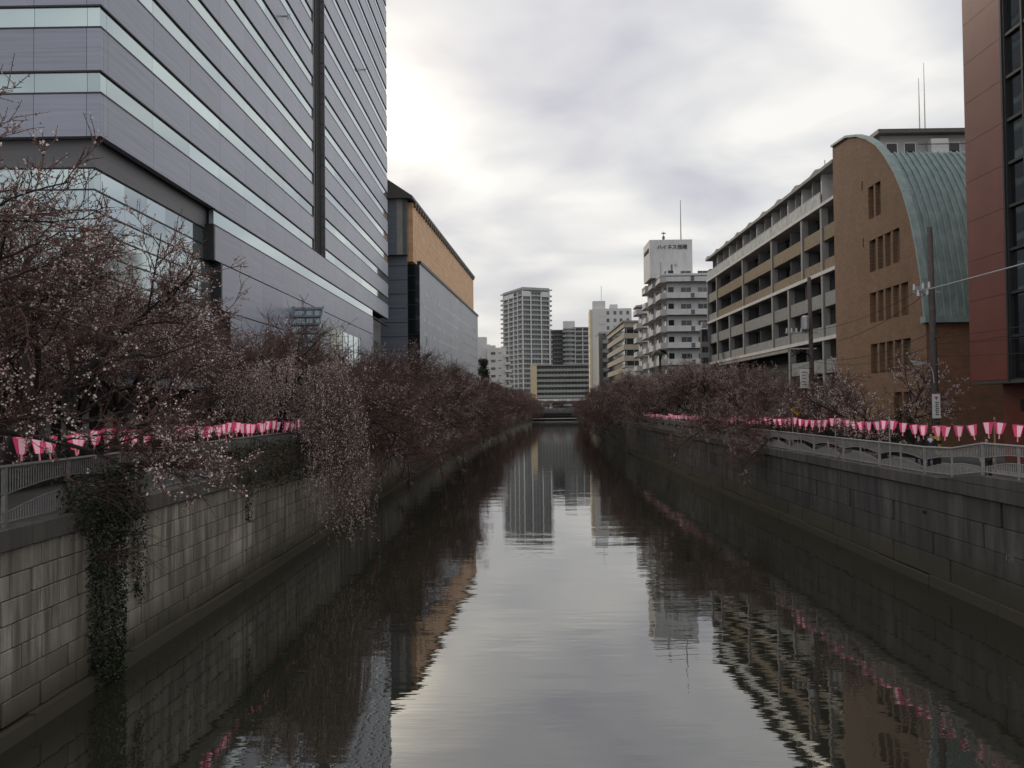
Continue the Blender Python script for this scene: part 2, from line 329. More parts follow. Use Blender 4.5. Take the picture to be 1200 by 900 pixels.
# ---------------------------------------------------------------- water, banks, ground
ys = [-40, 0, 50, 100] + list(range(115, 420, 15)) + [430, 470]
o = link('river_water', mesh('river_water', [p for y in (-40, 470) for p in ((-30, y, 0), (60, y, 0))], [(0, 1, 3, 2)], 'water')); o['kind'] = 'structure'
def strip(name, xa, xb, z, m, y0=-40, y1=470):
    yy = [y for y in ys if y0 <= y <= y1]; v = []; f = []
    for y in yy: v += [(xa(y), y, z), (xb(y), y, z)]
    for i in range(len(yy) - 1): f.append((2 * i, 2 * i + 1, 2 * i + 3, 2 * i + 2))
    o = link(name, mesh(name, v, f, m)); o['kind'] = 'structure'; return o
strip('ground_left', lambda y: -900, lambda y: lx(y) - .35, LG, 'earth')
strip('path_left', lambda y: lx(y) - 5.2, lambda y: lx(y) - .36, LG + .012, 'paving')
strip('ground_right', lambda y: rx(y) + .35, lambda y: 900, RG, 'earth')
strip('path_right', lambda y: rx(y) + .36, lambda y: rx(y) + 4.3, RG + .012, 'paving')
strip('road', lambda y: rx(y) + 4.45, lambda y: rx(y) + 9.8, RG + .008, 'asphalt')
v = []; f = []
for y in ys:
    a = rx(y) + 4.3; v += [(a, y, RG - .1), (a, y, RG + .14), (a + .15, y, RG + .14), (a + .15, y, RG - .1)]
for i in range(len(ys) - 1):
    for j in range(3): f.append((4 * i + j, 4 * i + j + 1, 4 * i + j + 5, 4 * i + j + 4))
o = link('kerb', mesh('kerb', v, f, 'grey_conc')); o['kind'] = 'structure'
o = link('ground_far', mesh('ground_far', [(-4000, 470, 4.4), (4000, 470, 4.4), (4000, 7000, 4.4), (-4000, 7000, 4.4)], [(0, 1, 2, 3)], 'far_ground')); o['kind'] = 'structure'

def rbase(y): return 4.43 + (0 if y > 34 else min(.36, (34 - y) * .13))
# ---------------------------------------------------------------- embankment walls
def embankment(side, label):
    s = -1 if side == 'L' else 1
    W = LW if side == 'L' else RW; xf = lx if side == 'L' else rx
    ztop = 4.33 if side == 'L' else 3.93; gz = 4.83 if side == 'L' else 4.43
    p = thing('embankment_wall', label, 'wall', (W, 0, 0))
    # backing, follows the bend
    v = []; f = []
    yy = [y for y in ys if y <= 470]
    for y in yy:
        o_ = bend(y); v += [(o_ + s * .16, y, -1.2), (o_ + s * .16, y, ztop + .05), (o_ + s * .9, y, ztop + .05), (o_ + s * .9, y, -1.2)]
    for i in range(len(yy) - 1):
        for j in range(4): q = (4 * i + j, 4 * i + (j + 1) % 4, 4 * i + 4 + (j + 1) % 4, 4 * i + 4 + j); f.append(q)
    link('wall_core', mesh('wall_core', v, f, 'core_dark'), p)
    m = 'wall_stone' if side == 'L' else 'wall_panel'
    bw, bh, y0, ncol, nrow, zb = (.82, .558, 15.6, 42, 7, .42) if side == 'L' else (2.5, .882, 21.0, 46, 4, .40)
    for r_ in range(nrow):
        for c_ in range(ncol):
            ya = y0 + c_ * bw + (bw / 2 if r_ % 2 else 0) + random.uniform(-.06, .06) * (1 if side == 'L' else 2); g_ = .012
            dx = random.choice((0, .006, .012, .018))
            box('stone_block', p, *( (-.2 - 0, -dx) if s < 0 else (dx, .2) ), ya + g_ * 1.6, ya + bw - g_ * 1.6, zb + r_ * bh + g_, zb + (r_ + 1) * bh - g_, m, .015)
    # far and near continuation, joints too fine to pick apart
    mb = MB()
    def run(ya, yb, step):
        y = ya; k_ = 0
        while y < yb:
            for r_ in range(nrow):
                a = y + (step / 2 if r_ % 2 else 0); b_ = a + step - .024; oa, ob = bend(a), bend(b_); q0, q1 = zb + r_ * bh + .012, zb + (r_ + 1) * bh - .012; dx = random.choice((0, .006, .012)) * s
                mb.prism([(oa + dx, a, q0), (ob + dx, b_, q0), (ob + s * .2, b_, q0), (oa + s * .2, a, q0)], (0, 0, q1 - q0))
            y += step
    run(y0 + ncol * bw, 250, bw if side == 'L' else bw); run(0, y0 - bw * .6, bw); run(250, 465, 5)
    mb.build('stone_courses', m, p, kind='stuff')
    # coping stones and footing
    y = 2.0; i = 0
    while y < 460:
        ln = 2.0 if y < 130 else 6.0; oa, ob = bend(y), bend(y + ln - .015); jz = random.uniform(-.006, .006)
        if y < 100: box('coping_stone', p, *((-.42, .09) if s < 0 else (-.09, .42)), y, y + ln - .015, ztop + .012, gz + .004 + jz, 'coping', .02)
        elif y < 130: box('coping_stone', p, *((-.42 + oa, .09 + oa) if s < 0 else (-.09 + oa, .42 + oa)), y, y + ln - .015, ztop + .012, gz + .004 + jz, 'coping', .02)
        y += ln
        if y >= 130: break
    mb = MB()
    while y < 465:
        oa, ob = bend(y), bend(y + 6)
        mb.prism([(oa - s * .09, y, ztop), (ob - s * .09, y + 5.98, ztop), (ob + s * .42, y + 5.98, ztop), (oa + s * .42, y, ztop)], (0, 0, gz - ztop)); y += 6
    mb.build('coping_run', 'coping', p, kind='stuff')
    mb = MB(); y = 0
    while y < 465:
        oa, ob = bend(y), bend(y + 5); e_ = random.uniform(.10, .16); h_ = random.uniform(.34, .44)
        mb.prism([(oa - s * e_, y, -1), (ob - s * e_, y + 4.97, -1), (ob + s * .15, y + 4.97, -1), (oa + s * .15, y, -1)], (0, 0, 1 + h_)); y += 5
    mb.build('footing', m, p)
    return p
wallL = embankment('L', 'pale stone block embankment wall hung with ivy below the office tower')
wallR = embankment('R', 'dark concrete panel embankment wall below the brown brick building side')
def text_mesh(name, body, size, m, depth=.02):
    c = bpy.data.curves.new(name, 'FONT'); c.body = body; c.size = size; c.extrude = depth; c.align_x = 'CENTER'; c.resolution_u = 3
    o = bpy.data.objects.new(name, c); col.objects.link(o); dg = bpy.context.evaluated_depsgraph_get(); me = bpy.data.meshes.new_from_object(o.evaluated_get(dg)); bpy.data.objects.remove(o); me.materials.clear(); me.materials.append(M[m]); return me
mb = MB()
for i in range(14):
    ya = 20 + i * 1.0; mb.prism([(-.1, ya, 4.44), (-.1, ya + .99, 4.44), (-.1, ya + .99, rbase(ya + .99) - .03), (-.1, ya, rbase(ya) - .03)], (.5, 0, 0))
mb.build('raised_coping', 'coping', wallR)
q = at_x(1183, 654, RW)
mat('faded_paint', (.26, .25, .24), .9, var=.45, scale=5)
o = link('painted_number', text_mesh('painted_number', '128', .34, 'faded_paint', .002), wallR, (-.008, q.y, q.z - .12)); o.rotation_euler = (math.pi / 2, 0, -math.pi / 2)
# runoff drain pipes and lime streaks are part of the material; a weep pipe shows in the right wall
q = at_x(1085, 600, RW)
mb = MB(); mb.tube([(-.12, q.y, q.z), (.1, q.y, q.z)], .07, 8); mb.build('drain_pipe', 'core_dark', wallR)

# ---------------------------------------------------------------- railings
def railing(side, label, m, step, y0, y1, base, hgt):
    s = -1 if side == 'L' else 1; W = (LW if side == 'L' else RW) + s * .22
    p = thing('railing', label, 'railing', (W, 0, base(y0)))
    def BX(y): return bend(y)
    n = int((y1 - y0) / step); z0 = p.location.z; idx = 0
    for i in range(n + 1):
        y = y0 + i * step; b_ = base(y); big = i % 2 == 0; r_ = .045 if big else .03
        box('post', p, BX(y) - r_, BX(y) + r_, y - r_, y + r_, b_ - .02, b_ + hgt(y) + (.0 if big else -.03), m)
    for i in range(n):
        ya = y0 + i * step; yb = ya + step; ba, bb = base(ya), base(yb); xa, xb = BX(ya), BX(yb); ha, hb = hgt(ya), hgt(yb)
        mb = MB(); mb.tube([(xa, ya, ba + ha - z0), (xb, yb, bb + hb - z0)], .042, 8); mb.build('top_rail', m, p)
        mb = MB(); mb.tube([(xa, ya, ba + .10 - z0), (xb, yb, bb + .10 - z0)], .022, 6); mb.build('bottom_rail', m, p)
        # bars end on two arched rails and leave a crescent opening between them
        mb = MB(); nb = int(step / .105) if ya < 75 else int(step / .21); bw = .017 if ya < 75 else .03
        pu = []; pl_ = []
        def arc(t):          # t 0..1 across two bays, low at the big posts
            q_ = (t + (i % 2)) / 2; a_ = math.sin(math.pi * q_); return a_
        for j in range(nb + 1):
            t = j / nb; y = ya + (yb - ya) * t; x = xa + (xb - xa) * t; b_ = ba + (bb - ba) * t - z0; h_ = ha + (hb - ha) * t; a_ = arc(t)
            up = b_ + h_ * (.53 + .17 * a_); lo = b_ + h_ * (.22 + .24 * a_)
            pu.append((x, y, up)); pl_.append((x, y, lo))
            if 0 < j < nb:
                mb.box(x - .013, x + .013, y - bw / 2, y + bw / 2, up, b_ + h_ - .03); 
                if lo - b_ > .14: mb.box(x - .013, x + .013, y - bw / 2, y + bw / 2, b_ + .11, lo)
        mb.build('bars', m, p, kind='stuff')
        ar = MB(); ar.tube(pu, .014, 4, cap=False); ar.tube(pl_, .014, 4, cap=False); ar.build('arched_rail', m, p)
    return p
railing('L', 'grey metal railing toned dark for shade, with arched gaps on the office tower bank', 'rail_shaded', 2.75, 8.35, 132, lambda y: 4.84, lambda y: 1.36)
railing('R', 'grey metal railing toned pale for light, with arched gaps, dipping beside the utility pole', 'rail_lit', 2.25, 22.3, 132, rbase, lambda y: 1.12)

# ---------------------------------------------------------------- left office tower (horizontal bands of stone cladding and glass)
T = thing('office_tower', 'huge grey banded office tower with horizontal ribbon windows and a dark vertical slot', 'building', (-25.85, 52, LG))
PZ, FH, BH = 27.05, 4.1, 1.36       # first window band bottom, storey height, band height
box('tower_body', T, -42, -.5, .5, 112.8, 24.5, 93, 'core_dark')
yc = [0, .9] + [.9 + 6.66 * (i + 1) for i in range(8)]          # 0 .. 54.2
yd = [59.8 + 6.65 * i for i in range(9)]                         # 59.8 .. 113
cols = [(yc[i], yc[i + 1]) for i in range(len(yc) - 1)] + [(yd[i], yd[i + 1]) for i in range(len(yd) - 1)]
fx = [0, -.9, -4.2, -7.5, -10.8]
SOF = 24.3
rest = MB(); restg = MB()
for k_ in range(16):
    zb_ = PZ + FH * k_; zt_ = zb_ + BH
    p0 = SOF if k_ == 0 else PZ + FH * (k_ - 1) + BH
    for (a, b_) in cols:
        box('cladding_panel', T, -.5, 0, a + .012 + (.3 if a == 0 else 0), b_ - .012, p0 + .05, zb_ - .05, 'cladding', .01)
        box('window_pane', T, -.5, -.10, a + .012 + (.1 if a == 0 else 0), b_ - .012, zb_ + .05, zt_ - .05, 'tower_glass')
    for ya, yb in ((.0, 54.2), (59.8, 113)):
        box('band_frame', T, -.5, .03, ya, yb, zb_ - .05, zb_ + .05, 'frame_dark'); box('band_frame', T, -.5, .03, ya, yb, zt_ - .05, zt_ + .05, 'frame_dark')
    for j in range(4):
        a, b_ = fx[j + 1], fx[j]
        if k_ < 3:
            box('cladding_panel', T, a + .012, b_ - .012, 0 if j else -.002, .5, p0 + .05, zb_ - .05, 'cladding', .01)
            box('window_pane', T, a + .012, b_ - .012 - (.1 if j == 0 else 0), .10, .5, zb_ + .05, zt_ - .05, 'tower_glass')
        else:
            rest.box(a + .012, b_ - .012, 0, .5, p0 + .05, zb_ - .05); restg.box(a + .012, b_ - .012, .1, .5, zb_ + .05, zt_ - .05)
    rest.box(-42, -10.82, 0, .5, p0 + .05, zb_ - .05); restg.box(-42, -10.82, .1, .5, zb_ + .05, zt_ - .05)
    box('band_frame', T, -42, -.001, -.03, .5, zb_ - .05, zb_ + .05, 'frame_dark'); box('band_frame', T, -42, -.001, -.03, .5, zt_ - .05, zt_ + .05, 'frame_dark')
rest.v = [(a, b_, c - LG) for a, b_, c in rest.v]; restg.v = [(a, b_, c - LG) for a, b_, c in restg.v]
rest.build('upper_cladding', 'cladding', T, kind='stuff'); restg.build('upper_glazing', 'tower_glass', T, kind='stuff')
box('parapet', T, -42, -.02, 0.01, 113, PZ + FH * 15 + BH + .05, 93.5, 'cladding')
# vertical slot with louvres
box('slot_back', T, -2.0, -1.4, 54.2, 59.8, 24.4, 93, 'core_dark')
for i in range(54): box('louvre', T, -1.4, -.55, 54.25, 59.75, 27.6 + i * 1.2, 27.6 + i * 1.2 + .18, 'louvre')
box('slot_mullion', T, -1.3, -.4, 56.9, 57.1, 27.2, 93, 'louvre')
box('cladding_panel', T, -.5, 0, 54.2, 59.8, SOF + .05, PZ - .05, 'cladding', .01)
for a in (54.0, 59.8): box('slot_edge', T, -.6, .06, a, a + .2, PZ, 93, 'cladding_dark')
# lower facade right of the glazed recess
steps = [(19.95, 22.95, 19.5), (15.9, 19.9, 21.2), (11.8, 15.85, 23.4), (LG, 11.75, 23.4)]
box('window_strip', T, -.5, -.1, 19.5, 96, 22.95 + .05, SOF - .05, 'tower_glass')
for za in (22.95, SOF): box('band_frame', T, -.5, .03, 19.5, 113, za - .05, za + .05, 'frame_dark')
for (za, zb_, ys_) in steps:
    e = [ys_] + [y for y in (26.2, 32.9, 39.6, 46.2, 52.9, 59.6, 66.2, 72.9, 79.5, 86.2, 96)]
    for i in range(len(e) - 1): box('cladding_panel', T, -.5, 0, e[i] + .012, e[i + 1] - .012, za + .03, zb_ - .02, 'cladding', .01)
    box('recess_jamb', T, -.9, .04, ys_ - .35, ys_ - .002, za, zb_ + .04, 'frame_dark')
box('lower_core', T, -42, -1.7, .9, 112.8, LG - .1, SOF, 'core_dark')
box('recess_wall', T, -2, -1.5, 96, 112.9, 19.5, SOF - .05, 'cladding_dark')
for i in range(4): box('lobby_pane', T, -1.9, -1.45, 96 + i * 4.22 + .02, 96 + (i + 1) * 4.22 - .02, LG, 19.4, 'tower_glass')
# glazed recess round the near corner
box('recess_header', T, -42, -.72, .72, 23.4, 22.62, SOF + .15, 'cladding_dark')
zr = [22.6, 21.25, 19.95, 18.65, 17.3, 15.95, 14.6, 13.2, 9]
gy = [.85, 1.7, 5.0, 8.3, 11.6, 14.9, 18.2, 21.0, 23.3]
gxx = [-.85, -1.5, -4.8, -8.1, -11.4]
for i in range(len(zr) - 1):
    for j in range(len(gy) - 1): box('recess_pane', T, -1.2, -.85, gy[j] + .015, gy[j + 1] - .015, zr[i + 1] + .04, zr[i] - .04, 'tower_glass')
    for j in range(len(gxx) - 1): box('recess_pane', T, gxx[j + 1] + .015, gxx[j] - .015 - (.36 if j == 0 else 0), .85, 1.2, zr[i + 1] + .04, zr[i] - .04, 'tower_glass')
    box('recess_mullion', T, -1.2, -.78, .78, 23.4, zr[i] - .04, zr[i] + .04, 'frame_dark'); box('recess_mullion', T, -42, -1.201, .78, 1.2, zr[i] - .04, zr[i] + .04, 'frame_dark')
box('recess_core', T, -42, -1.21, 1.21, 23.4, LG - .05, 22.6, 'core_dark')
for zz_ in (47.0, 66.0): # small round cameras on the facade
    pass
for (yy_, zz_) in ((86, 62.5), (40, 50.2)):
    mb = MB(); mb.tube([(0, yy_, 0), (.55, yy_, 0), (.75, yy_, -.1)], [.1, .12, .38], 8); mb.build('facade_lamp', 'steel_pale', T, (0, 0, zz_ - LG))

# glazed entrance hall in front of the tower
Hh = thing('glass_entrance_hall', 'glass entrance hall with sloped louvred skylight at the foot of the banded tower', 'building', (-25.8, 92, LG))
mb = MB(); mb.prism([(.1, 4, 0), (.1, 30, 0), (.1, 30, 12.5), (.1, 4, 12.5)], (2.4, 0, 0)); mb.build('hall_body', 'tower_glass', Hh)
sk = MB(); sk.prism([(.15, 4.0, 13.8), (.15, -2.5, 6.0), (3.4, -2.5, 6.0), (3.4, 4.0, 13.8)], (0, .2, -.16)); sk.build('skylight', 'tower_glass', Hh)
for i in range(9):
    t = i / 8; y = -2.5 + 6.5 * t; z = 6 + 7.8 * t; mb = MB(); mb.box(.1, 3.5, y - .16, y + .1, z + .03, z + .22); mb.build('louvre', 'steel_blue', Hh)
for x in (.1, 3.4):
    mb = MB(); mb.tube([(x, -2.7, 5.8), (x, 4.2, 14.1)], .17, 6); mb.build('side_beam', 'steel_blue', Hh)
for i in range(8): mb = MB(); mb.box(2.49, 2.56, 4 + i * 3.6, 4.1 + i * 3.6, 0, 12.5); mb.build('mullion', 'steel_blue', Hh)

# ---------------------------------------------------------------- second office block on the left: pale lower wall, orange tiled upper wall, dark eave
ang = math.atan2(14.9 - 21.4, 110)  # facade leans towards the river further off
A2 = thing('orange_walled_hall', 'hall with orange tiled upper wall, dark overhanging eave and pale lower wall', 'building', (-21.4, 180, LG), ang)
def zb2(z): return z - LG
box('lower_body', A2, -40, -.4, 0.4, 110, LG, 37.3, 'pale_clad')
# pale panels with small square windows
for c_ in range(16):
    box('wall_panel', A2, -.4, 0, .02 + c_ * 6.875, (c_ + 1) * 6.875 - .03, LG, 37.5, 'pale_clad')
mb = MB()
for r_ in range(6):
    for c_ in range(40):
        if random.random() < .78: y = 4 + c_ * 2.62 + (r_ % 2) * .5; z = 31.5 - r_ * 2.95 - LG; mb.box(.0, .03, y, y + .75, z, z + .75)
mb.build('small_windows', 'far_glass', A2, kind='stuff')
box('roof_edge', A2, -.6, .25, -.2, 110.2, 37.5, 38.1, 'frame_dark')
box('glass_corner', A2, -2.6, -.02, -.5, .38, LG, 37.4, 'dark_glass')
box('end_wall', A2, -40, -2.6, -.9, .38, LG, 39.2, 'blue_clad')
for i in range(11): box('end_joint', A2, -10, -2.62, -.93, -.88, 7 + i * 3, 7.12 + i * 3, 'frame_dark')
for i in range(10): box('corner_transom', A2, -2.55, 0.0, -.55, -.48, 7 + i * 3.1, 7.15 + i * 3.1, 'frame_dark')
box('orange_wall', A2, -30, -1.4, -.4, 110, 38.0, 50.6, 'orange_tile')
box('upper_end_wall', A2, -30, -2.4, -2.0, -.42, 39.2, 51.3, 'grey_dark'); box('upper_end_panel', A2, -30, -4.6, -2.25, -2.0, 39.2, 52.6, 'blue_clad')
box('upper_end_strip', A2, -4.55, -3.3, -2.12, -2.01, 39.2, 51.5, 'grey_conc')
mb = MB(); mb.prism([(-40, -3.2, 59.5 - LG), (-6.6, -3.2, 55.2 - LG), (-.9, -3.2, 51.3 - LG), (-.9, -3.2, 50.7 - LG), (-2.2, -3.2, 50.9 - LG), (-40, -3.2, 50.9 - LG)], (0, 114, 0)); mb.build('roof', 'roof_dark', A2)
for i in range(38): box('eave_bracket', A2, -1.38, -.95, .5 + i * 2.9, 1.9 + i * 2.9, 49.9, 50.7, 'roof_dark')

# ---------------------------------------------------------------- generic balcony block
def block(p, w_, d_, z0, n, pitch, core, par, glass, sides, bal=1.2, parh=1.0, colm=None, cstep=5.0, wstep=2.4, z_roof=.8, gap=0.0, slabm=None, parts=True):
    zt = z0 + n * pitch
    ins = {s_: (bal if s_ in sides else 0) for s_ in 'SWEN'}
    x0, x1, y0, y1 = ins['W'], w_ - ins['E'], ins['S'], d_ - ins['N']
    box('wall', p, x0, x1, y0, y1, LG if z0 < 8 else z0, zt, core)
    box('roof_slab', p, -.15, w_ + .15, -.15, d_ + .15, zt, zt + .35, slabm or par)
    box('roof_parapet', p, x0, x1, y0, y1, zt + .351, zt + .35 + z_roof, core)
    for i in range(n):
        z = z0 + i * pitch
        if 'S' in sides:
            box('balcony_parapet', p, gap, w_ - gap, -.001, .15, z - .15, z + parh, par); box('balcony_floor', p, 0.01, w_ - .01, .151, bal - .001, z - .15, z, slabm or par)
        if 'W' in sides:
            box('balcony_parapet', p, -.001, .15, (.151 if 'S' in sides else gap), d_ - gap, z - .15, z + parh, par); box('balcony_floor', p, .151, bal - .001, bal if 'S' in sides else .01, d_ - .01, z - .15, z, slabm or par)
        if 'E' in sides:
            box('balcony_parapet', p, w_ - .15, w_ + .001, (.151 if 'S' in sides else gap), d_ - gap, z - .15, z + parh, par); box('balcony_floor', p, w_ - bal + .001, w_ - .151, bal if 'S' in sides else .01, d_ - .01, z - .15, z, slabm or par)
        mb = MB(); zl = z - p.location.z
        def wins(a0, a1, f_):
            a = a0 + .4
            while a + wstep * .7 < a1:
                f_(a, a + wstep * .72); a += wstep
        if 'S' in sides: wins(x0, x1, lambda a, b_: mb.box(a, b_, y0 - .04, y0 + .05, zl + .15, zl + pitch * .76))
        if 'W' in sides: wins(y0, y1, lambda a, b_: mb.box(x0 - .04, x0 + .05, a, b_, zl + .15, zl + pitch * .76))
        if 'E' in sides: wins(y0, y1, lambda a, b_: mb.box(x1 - .05, x1 + .04, a, b_, zl + .15, zl + pitch * .76))
        if mb.v: mb.build('window_row', glass, p, kind='stuff')
    if colm:
        for s_ in sides:
            Ln = w_ if s_ == 'S' else d_; nn = max(1, round(Ln / cstep))
            for i in range(nn + 1):
                a = i * Ln / nn
                if s_ == 'S': box('column', p, a - .25, a + .25, -.12, -.002, z0 - .3, zt, colm)
                elif s_ == 'W': box('column', p, -.12, -.002, a - .25, a + .25, z0 - .3, zt, colm)
                else: box('column', p, w_ + .002, w_ + .12, a - .25, a + .25, z0 - .3, zt, colm)

mat('tower_core', (.24, .245, .25), .7, var=.1, scale=.4, space='POS')  # lightened so the colour itself carries the distance haze
mat('tower_balcony', (.36, .37, .37), .6, var=.1, scale=.4, space='POS')  # balcony tone raised as well, haze put into the colour
# ---------------------------------------------------------------- far high-rise
P = thing('residential_tower', 'tallest grey residential high-rise with white vertical piers on the skyline', 'building', (0.2, 540, 4.4), R(24))
W_, D_, N_, FP = 21.0, 34.0, 24, 3.12
box('tower_core', P, .9, W_ - .9, .9, D_ - .9, 4.4, 80.2, 'tower_core')
for i in range(N_):
    z = 5 + i * FP
    mb = MB(); zl = z - 4.4
    mb.box(.3, W_ - .3, 0.0, .25, zl - .3, zl + .75); mb.box(0, .25, .3, D_ - .3, zl - .3, zl + .75)
    mb.box(.3, W_ - .3, .25, .9, zl - .3, zl - .05); mb.box(.25, .9, .3, D_, zl - .3, zl - .05)
    mb.box(W_ - .25, W_ + .5, .3, 3, zl - .3, zl + .7); mb.box(-.5, 0, D_ - 4, D_, zl - .3, zl + .7)
    mb.build('balcony', 'tower_balcony', P)
    mb = MB()
    a = 1.2
    while a < W_ - 2: mb.box(a, a + 1.5, .85, .95, zl + .2, zl + 2.2); a += 2.1
    a = 1.2
    while a < D_ - 2: mb.box(.85, .95, a, a + 1.5, zl + .2, zl + 2.2); a += 2.1
    mb.build('window_row', 'far_glass', P, kind='stuff')
for a in (0.2, 5.9, 13.2, 19.0): box('pier', P, a, a + .75, -.25, 0, 4.4, 80.4 if a < 1 or a > 18 else 79, 'white_far')
for a in (6.0, 12.5, 20.5, 29): box('pier', P, -.25, 0, a, a + .85, 4.4, 79.5, 'white_far')
for a, b_ in ((.9, 5.9), (13.9, 19.0)): box('crown_panel', P, a + .1, b_ - .1, -.1, .2, 76.2, 79.6, 'white_far')
for a, b_ in ((12.6, 20.4), (20.6, 28.9)): box('crown_panel', P, -.1, .2, a + .9, b_, 76.6, 79.4, 'white_far')
box('crown_rail', P, .2, W_ + .4, -.4, .3, 80.4, 81.2, 'grey_far'); box('crown_rail', P, -.4, .199, -.4, D_, 80.4, 81.2, 'grey_far')
box('roof', P, 1, W_ - 1, 1, D_ - 1, 80.2, 82.2, 'grey_far')

P = thing('dark_slab_apartments', 'dark brown-grey slab of apartments between the high-rise and the rounded block', 'building', (20.5, 596, 4.4), 0)
block(P, 9.5, 16, 6, 17, 3.08, 'grey_dark', 'grey_dark', 'dark_glass', 'S', parh=1.0, cstep=4.5, wstep=2.2)
P = thing('rounded_apartments', 'grey apartment block with a rounded balcony corner behind the long low block', 'building', (28.6, 590, 4.4), 0)
box('wall', P, 4, 19, 4.5, 24, 4.4, 60.2, 'grey_far'); box('lift_tower', P, .5, 8.6, 6, 13, 60.2, 65.4, 'white_far'); box('roof_slab', P, 7, 19.2, 2.8, 24.2, 60.2, 60.9, 'grey_far')
def rounded(r0, r1, z0, z1, cx, cy, n=12):
    mb = MB()
    for i in range(n):
        a, b_ = math.pi + math.pi * i / n, math.pi + math.pi * (i + 1) / n
        pts = [(cx + r * math.cos(t), cy + r * math.sin(t), z0) for r, t in ((r0, a), (r1, a), (r1, b_), (r0, b_))]; mb.prism(pts, (0, 0, z1 - z0))
    return mb
mb = MB(); mb.tube([(4.2, 4.6, 0), (4.2, 4.6, 55.6)], 3.2, 20); mb.build('rounded_wall', 'far_glass', P)
for i in range(17):
    z = 1.6 + i * 3.2; rounded(3.0, 4.3, z, z + 1.5, 4.2, 4.6).build('balcony', 'grey_far', P)
    mb = MB(); mb.box(8.6, 13.4, 2.9, 4.4, z, z + .2); mb.box(8.6, 13.4, 2.9, 3.05, z + .2, z + 1.2); mb.box(14, 18.8, 2.9, 4.4, z, z + .2); mb.box(14, 18.8, 2.9, 3.05, z + .2, z + 1.2); mb.build('balcony', 'grey_far', P)
    mb = MB(); mb.box(9, 13, 4.42, 4.6, z + .3, z + 2.3); mb.box(14.4, 18.6, 4.42, 4.6, z + .3, z + 2.3); mb.build('window_row', 'dark_glass', P, kind='stuff')
for a in (8.3, 13.5, 18.9): box('pier', P, a, a + .5, 2.7, 4.49, 4.4, 60.2, 'white_far')
box('rounded_crown', P, .3, 8.2, .9, 4.4, 59.2, 60.1, 'grey_far')

P = thing('long_apartment_block', 'long low grey apartment block with a beige end wall beyond the bridge', 'building', (4.6, 440, 4.4), R(-1.5))
block(P, 36, 12, 8.2, 7, 2.72, 'grey_dark', 'green_grey', 'dark_glass', 'S', bal=1.3, parh=1.15, wstep=1.7, z_roof=.3)
box('end_wall', P, -.35, 3.0, -.6, 12.5, 4.4, 28.0, 'beige_long'); box('entrance_roof', P, 3.2, 30, -4, -.7, 9.0, 10.2, 'white_far')

P = thing('stepped_white_apartments', 'small white apartment house with stepped terraces behind the orange walled hall', 'building', (-13.6, 330, 4.4), 0)
box('wall', P, 0, 7.5, .4, 14, 4.4, 29.6, 'white_far'); box('tower', P, -6, -.4, 8, 14, 4.4, 34.4, 'white_far'); box('roof_rail', P, .4, 3.4, .6, 1, 29.6, 30.5, 'white_far')
box('stair_head', P, -.3, 1.2, 2, 6, 29.6, 31.0, 'white_far')
for i in range(7):
    z = 9.2 + i * 2.95
    box('window', P, 1.6, 3.3, .3, .45, z, z + 1.0, 'far_glass'); box('window', P, 4.4, 5.6, .3, .45, z + .5, z + .8, 'far_glass')
    wd = 9.6 - max(0, i - 4) * .45
    box('balcony', P, 7.0, wd, -.9, .39, z - 1.0, z - .05, 'white_far'); box('terrace', P, 7.51, wd - .3, .4, 12, z - 1.0, z - .75, 'white_far'); box('balcony_window', P, 7.51, 8.4, .5, 11, z - .74, z + 1.3, 'far_glass')

# ---------------------------------------------------------------- right bank, far to near
P = thing('slim_white_tower', 'slim white tower block with a side tinted cream for sunlight and a roof mast', 'building', (26.3, 330, 4.4), R(-3))
box('wall', P, 1.1, 16.2, .0, 18, 4.4, 44.2, 'white_far'); box('end_wall', P, 0, 1.09, .6, 18, 4.4, 44.0, 'cream'); box('lift_tower', P, 1.3, 6.2, 1, 8, 44.2, 47.3, 'white_far'); box('roof_house', P, 8, 11, 2, 7, 44.2, 46.0, 'white_far')
mb = MB(); mb.tube([(4.8, 3, 42.9), (4.8, 3, 49)], .1, 5); mb.build('mast', 'steel_pale', P)
for i in range(13):
    z = 7 + i * 2.9
    for a in (6.6, 9.3, 11.6, 14.2): box('window', P, a, a + 1.05, -.05, .1, z, z + 1.4, 'far_glass')
    box('side_window', P, -.03, .05, 1.4, 4.6, z + .2, z + 1.3, 'far_glass'); box('floor_line', P, 3.6, 6.4, -.06, .05, z - .8, z - .68, 'grey_far')
P = thing('grey_apartment_house', 'small grey apartment house with stacked balconies below the slim white tower', 'building', (25.3, 280, 4.4), 0)
block(P, 6.2, 12, 6.0, 8, 3.05, 'grey_far', 'grey_far', 'far_glass', 'S', wstep=2.6, z_roof=.4); box('stair_wall', P, -.02, 1.2, -.3, .9, 6, 30.4, 'grey_dark')
mat('stripe_band', (.40, .365, .30), .8, var=.1, scale=.4, space='POS')
P = thing('striped_office_block', 'striped office block with cream floor bands and dark ribbon windows', 'building', (27.5, 228, 4.4), 0)
for i in range(8):
    z = 5.2 + i * 3.0
    box('window_ribbon', P, .05, 12, .05, 44, z + .01, z + 1.6, 'street_glass'); box('floor_band', P, -.25, 12, -.25, 44.2, z + 1.6, z + 3.0, 'stripe_band')
    for a in range(5): box('mullion', P, .4 + a * 2.0, .55 + a * 2.0, -.1, .04, z, z + 1.61, 'grey_conc')
box('roof_slab', P, -.6, 12.3, -.6, 44.4, 29.2, 29.6, 'grey_conc')
P = thing('white_garage', 'small white flat roofed house in front of the striped office block', 'building', (25.2, 206, 4.4), 0)
